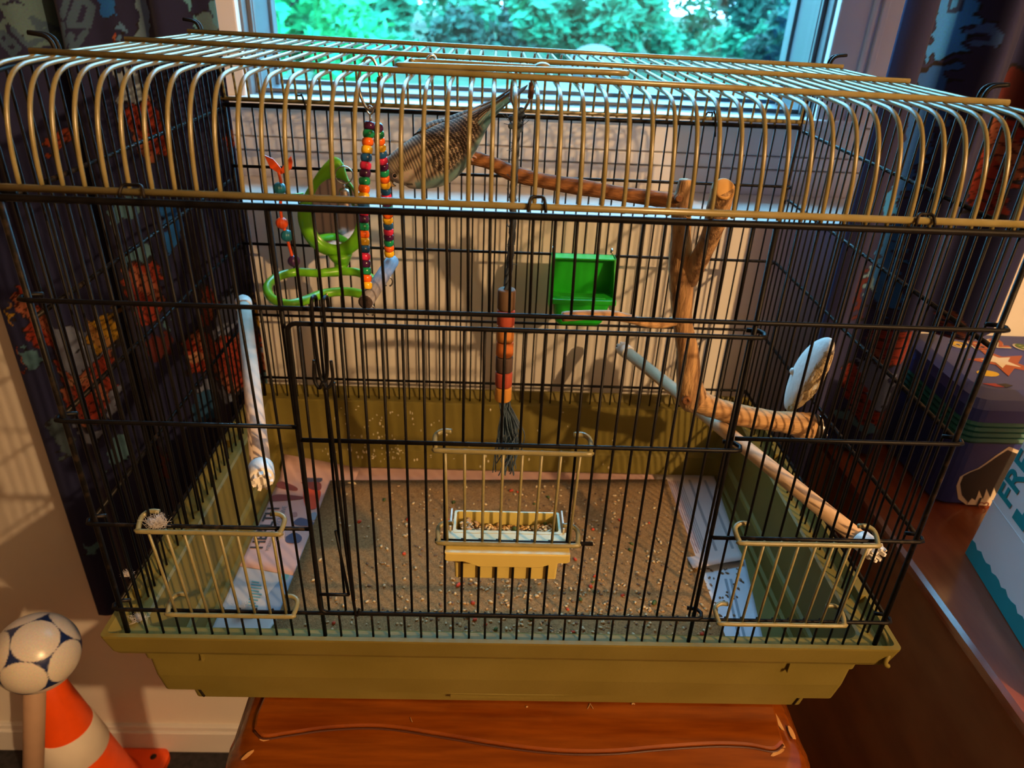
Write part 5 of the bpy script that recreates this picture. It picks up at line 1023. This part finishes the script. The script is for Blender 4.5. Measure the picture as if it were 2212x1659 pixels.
# ------------------------------------------------------------------ the budgie
RIGHT, UPV, TOC = Vector(_R.col[0]), Vector(_R.col[1]), Vector(_R.col[2])
bird = thing('budgie', 'grey blue barred budgie leaning down beside the bead swing', 'bird', tuple(atY(940, 350, 0.21)))
SPN = [(846, 386, .2005, .0055), (851, 378, .201, .0115), (861, 371, .202, .0155), (880, 363, .204, .0190), (906, 354, .207, .0225), (938, 341, .212, .0252), (968, 319, .217, .0235), (996, 296, .222, .0185), (1022, 272, .226, .0130), (1048, 249, .230, .0080), (1078, 226, .235, .0048), (1112, 200, .240, .0038), (1138, 180, .244, .0030)]
spn = [PY(*q) for q in SPN]; SP = cr(spn, 14); SP = [np.array(q) for q in SP]; NS = len(SP)
arc = [0.0]
for i in range(1, NS): arc.append(arc[-1] + float(np.linalg.norm(SP[i][:3] - SP[i - 1][:3])))
def spat(d):
    d = max(0, min(arc[-1], d)); i = int(np.searchsorted(arc, d)); i = max(1, min(NS - 1, i)); t = (d - arc[i - 1]) / (arc[i] - arc[i - 1] + 1e-12); return SP[i - 1] * (1 - t) + SP[i] * t
def bfr(d):
    a = spat(d - 0.006)[:3]; b = spat(d + 0.006)[:3]; ax = Vector(b - a).normalized()     # head -> tail
    scr = UPV * 0.86 - RIGHT * 0.52; dz = scr * 0.74 + TOC * 0.67; e1 = (dz - ax * dz.dot(ax)).normalized(); e2 = ax.cross(e1); e2 = e2 if e2.dot(TOC) > 0 else -e2
    return ax, e1, e2
def bpt(d, th, dr=0.0, k=1.0):
    q = spat(d); ax, e1, e2 = bfr(d); r = q[3] * k + dr; return Vector(q[:3]) + e1 * (r * math.cos(th)) + e2 * (r * math.sin(th))
def colmesh(name, V, Fq, C, parent, thick=0.0):
    me = bpy.data.meshes.new(name); me.from_pydata([tuple(v) for v in V], [], Fq); me.materials.append(M_BIRD); me.polygons.foreach_set('use_smooth', [True] * len(me.polygons))
    a = me.color_attributes.new('Col', 'FLOAT_COLOR', 'POINT'); a.data.foreach_set('color', np.array([(*c, 1) for c in C], dtype=float).reshape(-1))
    o = link(name, me, parent); child_fix(o, bird)
    if thick: s_ = o.modifiers.new('thick', 'SOLIDIFY'); s_.thickness = thick
    return o
BODYEND = 0.128
rbd = random.Random(4); V = []; C = []; Fq = []; NR, NSG = 230, 72
CRM, DRK, BUF, TEALC = np.array((0.44, 0.35, 0.25)), np.array((0.040, 0.028, 0.020)), np.array((0.46, 0.38, 0.31)), np.array((0.13, 0.26, 0.27))
PH = np.cumsum([BODYEND / (NR - 1) / (0.0016 + 0.0024 * min(1, max(0, (BODYEND * i / (NR - 1) - 0.012) / 0.05))) for i in range(NR)])
for i in range(NR):
    d = BODYEND * i / (NR - 1)
    for k in range(NSG):
        th = 2 * math.pi * k / NSG; tt = abs(((th + math.pi) % (2 * math.pi)) - math.pi); V.append(bpt(d, th))
        lam = 0.0015 + 0.0022 * min(1, max(0, (d - 0.012) / 0.045)); ph = PH[i] + 0.10 * math.sin(th * 3 + d * 300) + 0.05 * math.sin(th * 9)
        st_ = 0.5 + 0.5 * math.sin(2 * math.pi * ph)
        bc_ = CRM * st_ + DRK * (1 - st_)
        face = math.exp(-max(0, d - 0.002) / 0.004) if tt < 2.0 else math.exp(-max(0, d - 0.016) / 0.004)
        face = max(face, 1.0 if (d < 0.020 and 1.25 < tt < 2.5) else 0)
        c = bc_ * (1 - face) + BUF * face
        w = min(1, max(0, (tt - 1.75) / 0.25)); w = w if d > 0.018 else w * 0.25
        c = c * (1 - w) + TEALC * w
        if d > 0.085: q = min(1, (d - 0.085) / 0.012); c = c * (1 - q) + np.array((0.05, 0.15, 0.19)) * q
        if 0.010 < d < 0.016 and 2.0 < tt < 2.35 and (int(th * 7) % 2 == 0): c = DRK
        C.append(tuple(c))
for i in range(NR - 1):
    for k in range(NSG): l = (k + 1) % NSG; Fq.append((i * NSG + k, i * NSG + l, (i + 1) * NSG + l, (i + 1) * NSG + k))
Fq.append(tuple(range(NSG - 1, -1, -1))); Fq.append(tuple((NR - 1) * NSG + k for k in range(NSG)))
colmesh('body', V, Fq, C, bird)
def wing(sgn):
    V = []; C = []; Fq = []; nu, nv = 150, 50; d0, d1 = 0.034, 0.142
    for i in range(nu):
        u = i / (nu - 1); d = d0 + (d1 - d0) * u
        tc = (0.95 - 0.40 * u); hw = 0.82 * (1 - max(0, (u - 0.42) / 0.58) ** 1.3) * min(1, (u + 0.02) / 0.10) ** 0.5 + 0.06
        for j in range(nv):
            v = -1 + 2 * j / (nv - 1); th = sgn * (tc + hw * v); dd = d + 0.004 * (1 - v * v) * (1 - u)
            rise = min(1, u / 0.15); V.append(bpt(dd, th, 0.0004 + 0.0024 * rise * (1 - v * v) * (1 - u), 1.0 + 0.04 * rise * (1 - v * v)))
            if u < 0.52:
                row = u * 30; r = int(row); colv = v * (7 - 3 * u) + 0.5 * (r % 2); e = (colv % 1.0) - 0.5; sc = row - r + 1.3 * e * e
                c = CRM * 0.98 if (sc % 1.0) > 0.72 else DRK * 1.2
            else:
                f = (v * 4.2 + (u - 0.5) * 1.4); e = f % 1.0; c = (CRM * 1.05 if e > 0.86 else DRK * 0.9)
                if v * 1.0 > 0.55 and u < 0.8: c = np.array((0.07, 0.17, 0.20)) if e < 0.86 else CRM * 0.8
            C.append(tuple(c))
    for i in range(nu - 1):
        for j in range(nv - 1): a = i * nv + j; Fq.append((a, a + 1, a + nv + 1, a + nv))
    return colmesh('wing', V, Fq, C, bird, 0.0008)
wing(1); wing(-1)
for k, (off, wd_, d1, cc) in enumerate(((0.0, 0.0052, 0.0, (0.015, 0.03, 0.06)), (-0.0045, 0.0052, -0.020, (0.035, 0.11, 0.17)), (0.0045, 0.0052, -0.026, (0.045, 0.13, 0.19)), (-0.0020, 0.0048, -0.010, (0.02, 0.05, 0.09)), (0.0030, 0.0048, -0.034, (0.09, 0.19, 0.23)))):
    V = []; C = []; Fq = []; n = 30; a0 = 0.104; a1 = arc[-1] + d1
    for i in range(n):
        t = i / (n - 1); d = a0 + (a1 - a0) * t; ax, e1, e2 = bfr(d); q = Vector(spat(d)[:3]); w = wd_ * (1 - max(0, (t - 0.7) / 0.3) ** 2 * 0.92) * (0.7 + 0.3 * t)
        for j in range(5):
            v = -1 + j * 0.5; V.append(q + e2 * (off * (1 - 0.6 * t) + w * v) + e1 * (0.0012 * k - 0.0018 + 0.0006 * (1 - v * v))); C.append(cc if abs(v) < 0.9 else tuple(x * 1.8 for x in cc))
    for i in range(n - 1):
        for j in range(4): a = i * 5 + j; Fq.append((a, a + 1, a + 6, a + 5))
    colmesh('tail_feather', V, Fq, C, bird, 0.0006)
ey = atY(843.5, 374, 0.1905)
for th in (1.42, -1.42):
    p = bpt(0.0048, th * 0.86, -0.0003); mb = MB(); ell(mb, p, (0.0021, 0.0021, 0.0021), 12, 8); child_fix(mb.build('eye', M_EYE, bird), bird)
    mb = MB(); ax, e1, e2 = bfr(0.0048); nn = (e1 * math.cos(th) + e2 * math.sin(th)); tube(mb, [p + nn * 0.0010 + (ax * math.cos(a) + nn.cross(ax) * math.sin(a)) * 0.0021 for a in [2 * math.pi * k / 16 for k in range(16)]], 0.0004, 5, closed=True); child_fix(mb.build('eye_ring', M_CERE, bird), bird)
ax, e1, e2 = bfr(0.003); hp0 = Vector(spat(0.0)[:3])
mb = MB(); tube(mb, cr([tuple(hp0 + e1 * 0.0015 + ax * 0.002) + (0.0036,), tuple(hp0 - ax * 0.0030 - e1 * 0.0010) + (0.0032,), tuple(hp0 - ax * 0.0035 - e1 * 0.0045) + (0.0019,), tuple(hp0 - ax * 0.0018 - e1 * 0.0078) + (0.0004,)], 5), [float(q[3]) for q in cr([tuple(hp0) + (0.0036,), tuple(hp0) + (0.0032,), tuple(hp0) + (0.0019,), tuple(hp0) + (0.0004,)], 5)], 10); child_fix(mb.build('beak', M_BEAK, bird), bird)
mb = MB(); ell(mb, hp0 + e1 * 0.0030 - ax * 0.0008, (0.0026, 0.0026, 0.0020)); child_fix(mb.build('cere', M_CERE, bird), bird)
ft = [(930, 372), (934, 386), (930, 391)]
for base, toes, Y in (((928, 366), [((932, 386), (918, 394)), ((932, 386), (948, 384)), ((932, 386), (940, 391)), ((932, 386), (950, 390))], 0.199), ((990, 338), [((1012, 338), (1024, 334)), ((1012, 338), (1030, 342)), ((1012, 338), (1022, 350)), ((1012, 338), (1010, 352))], 0.2145)):
    mb = MB(); a = atY(*base, Y + 0.004); k0 = atY(*toes[0][0], Y); tube(mb, cr([tuple(a), tuple(a.lerp(k0, 0.6) + Vector((0.001, 0, 0))), tuple(k0)], 4), 0.0014, 7)
    for q, e in toes: e3 = atY(*e, Y); tube(mb, cr([tuple(k0), tuple(k0.lerp(e3, 0.55) + UPV * 0.0012), tuple(e3)], 4), [0.0012] * 4 + [0.0010] * 4 + [0.0004], 6)
    child_fix(mb.build('foot', M_CLAW, bird), bird)

# ------------------------------------------------------------------ loose down feathers
def down(label, c, s, n, seed):
    rn = random.Random(seed); mb = MB(); c = Vector(c)
    for k in range(n):
        d = Vector((rn.gauss(0, 1), rn.gauss(0, .7), abs(rn.gauss(0, .9)))).normalized(); e = c + d * s * rn.uniform(0.5, 1.2)
        tube(mb, cr([tuple(c + Vector((rn.gauss(0, s * .25), rn.gauss(0, s * .2), rn.gauss(0, s * .15)))), tuple(c.lerp(e, 0.5) + Vector((rn.gauss(0, s * .25), rn.gauss(0, s * .25), rn.gauss(0, s * .25)))), tuple(e + Vector((rn.gauss(0, s * .2), 0, rn.gauss(0, s * .2))))], 3), 0.00009, 3, caps=False)
    return tag(mb.build('down_feather', M_FEATHER), label, 'feather', 'loose down feathers')
down('fluffy down feather caught on the left khaki door', atY(342, 1132, -0.004), 0.0085, 230, 31)
down('small white down tuft right of the left khaki door top', atY(601, 1160, 0.004), 0.0055, 140, 32)
down('pale down feather on the grey page behind the left khaki door', atZ(528, 1322, TF + 0.003), 0.011, 200, 33)
down('down tuft in the front left corner of the tray rim', atZ(298, 1338, -0.004), 0.007, 140, 34)
down('small down tuft on the left side bars', atX(276, 1242, -0.333), 0.005, 110, 35)
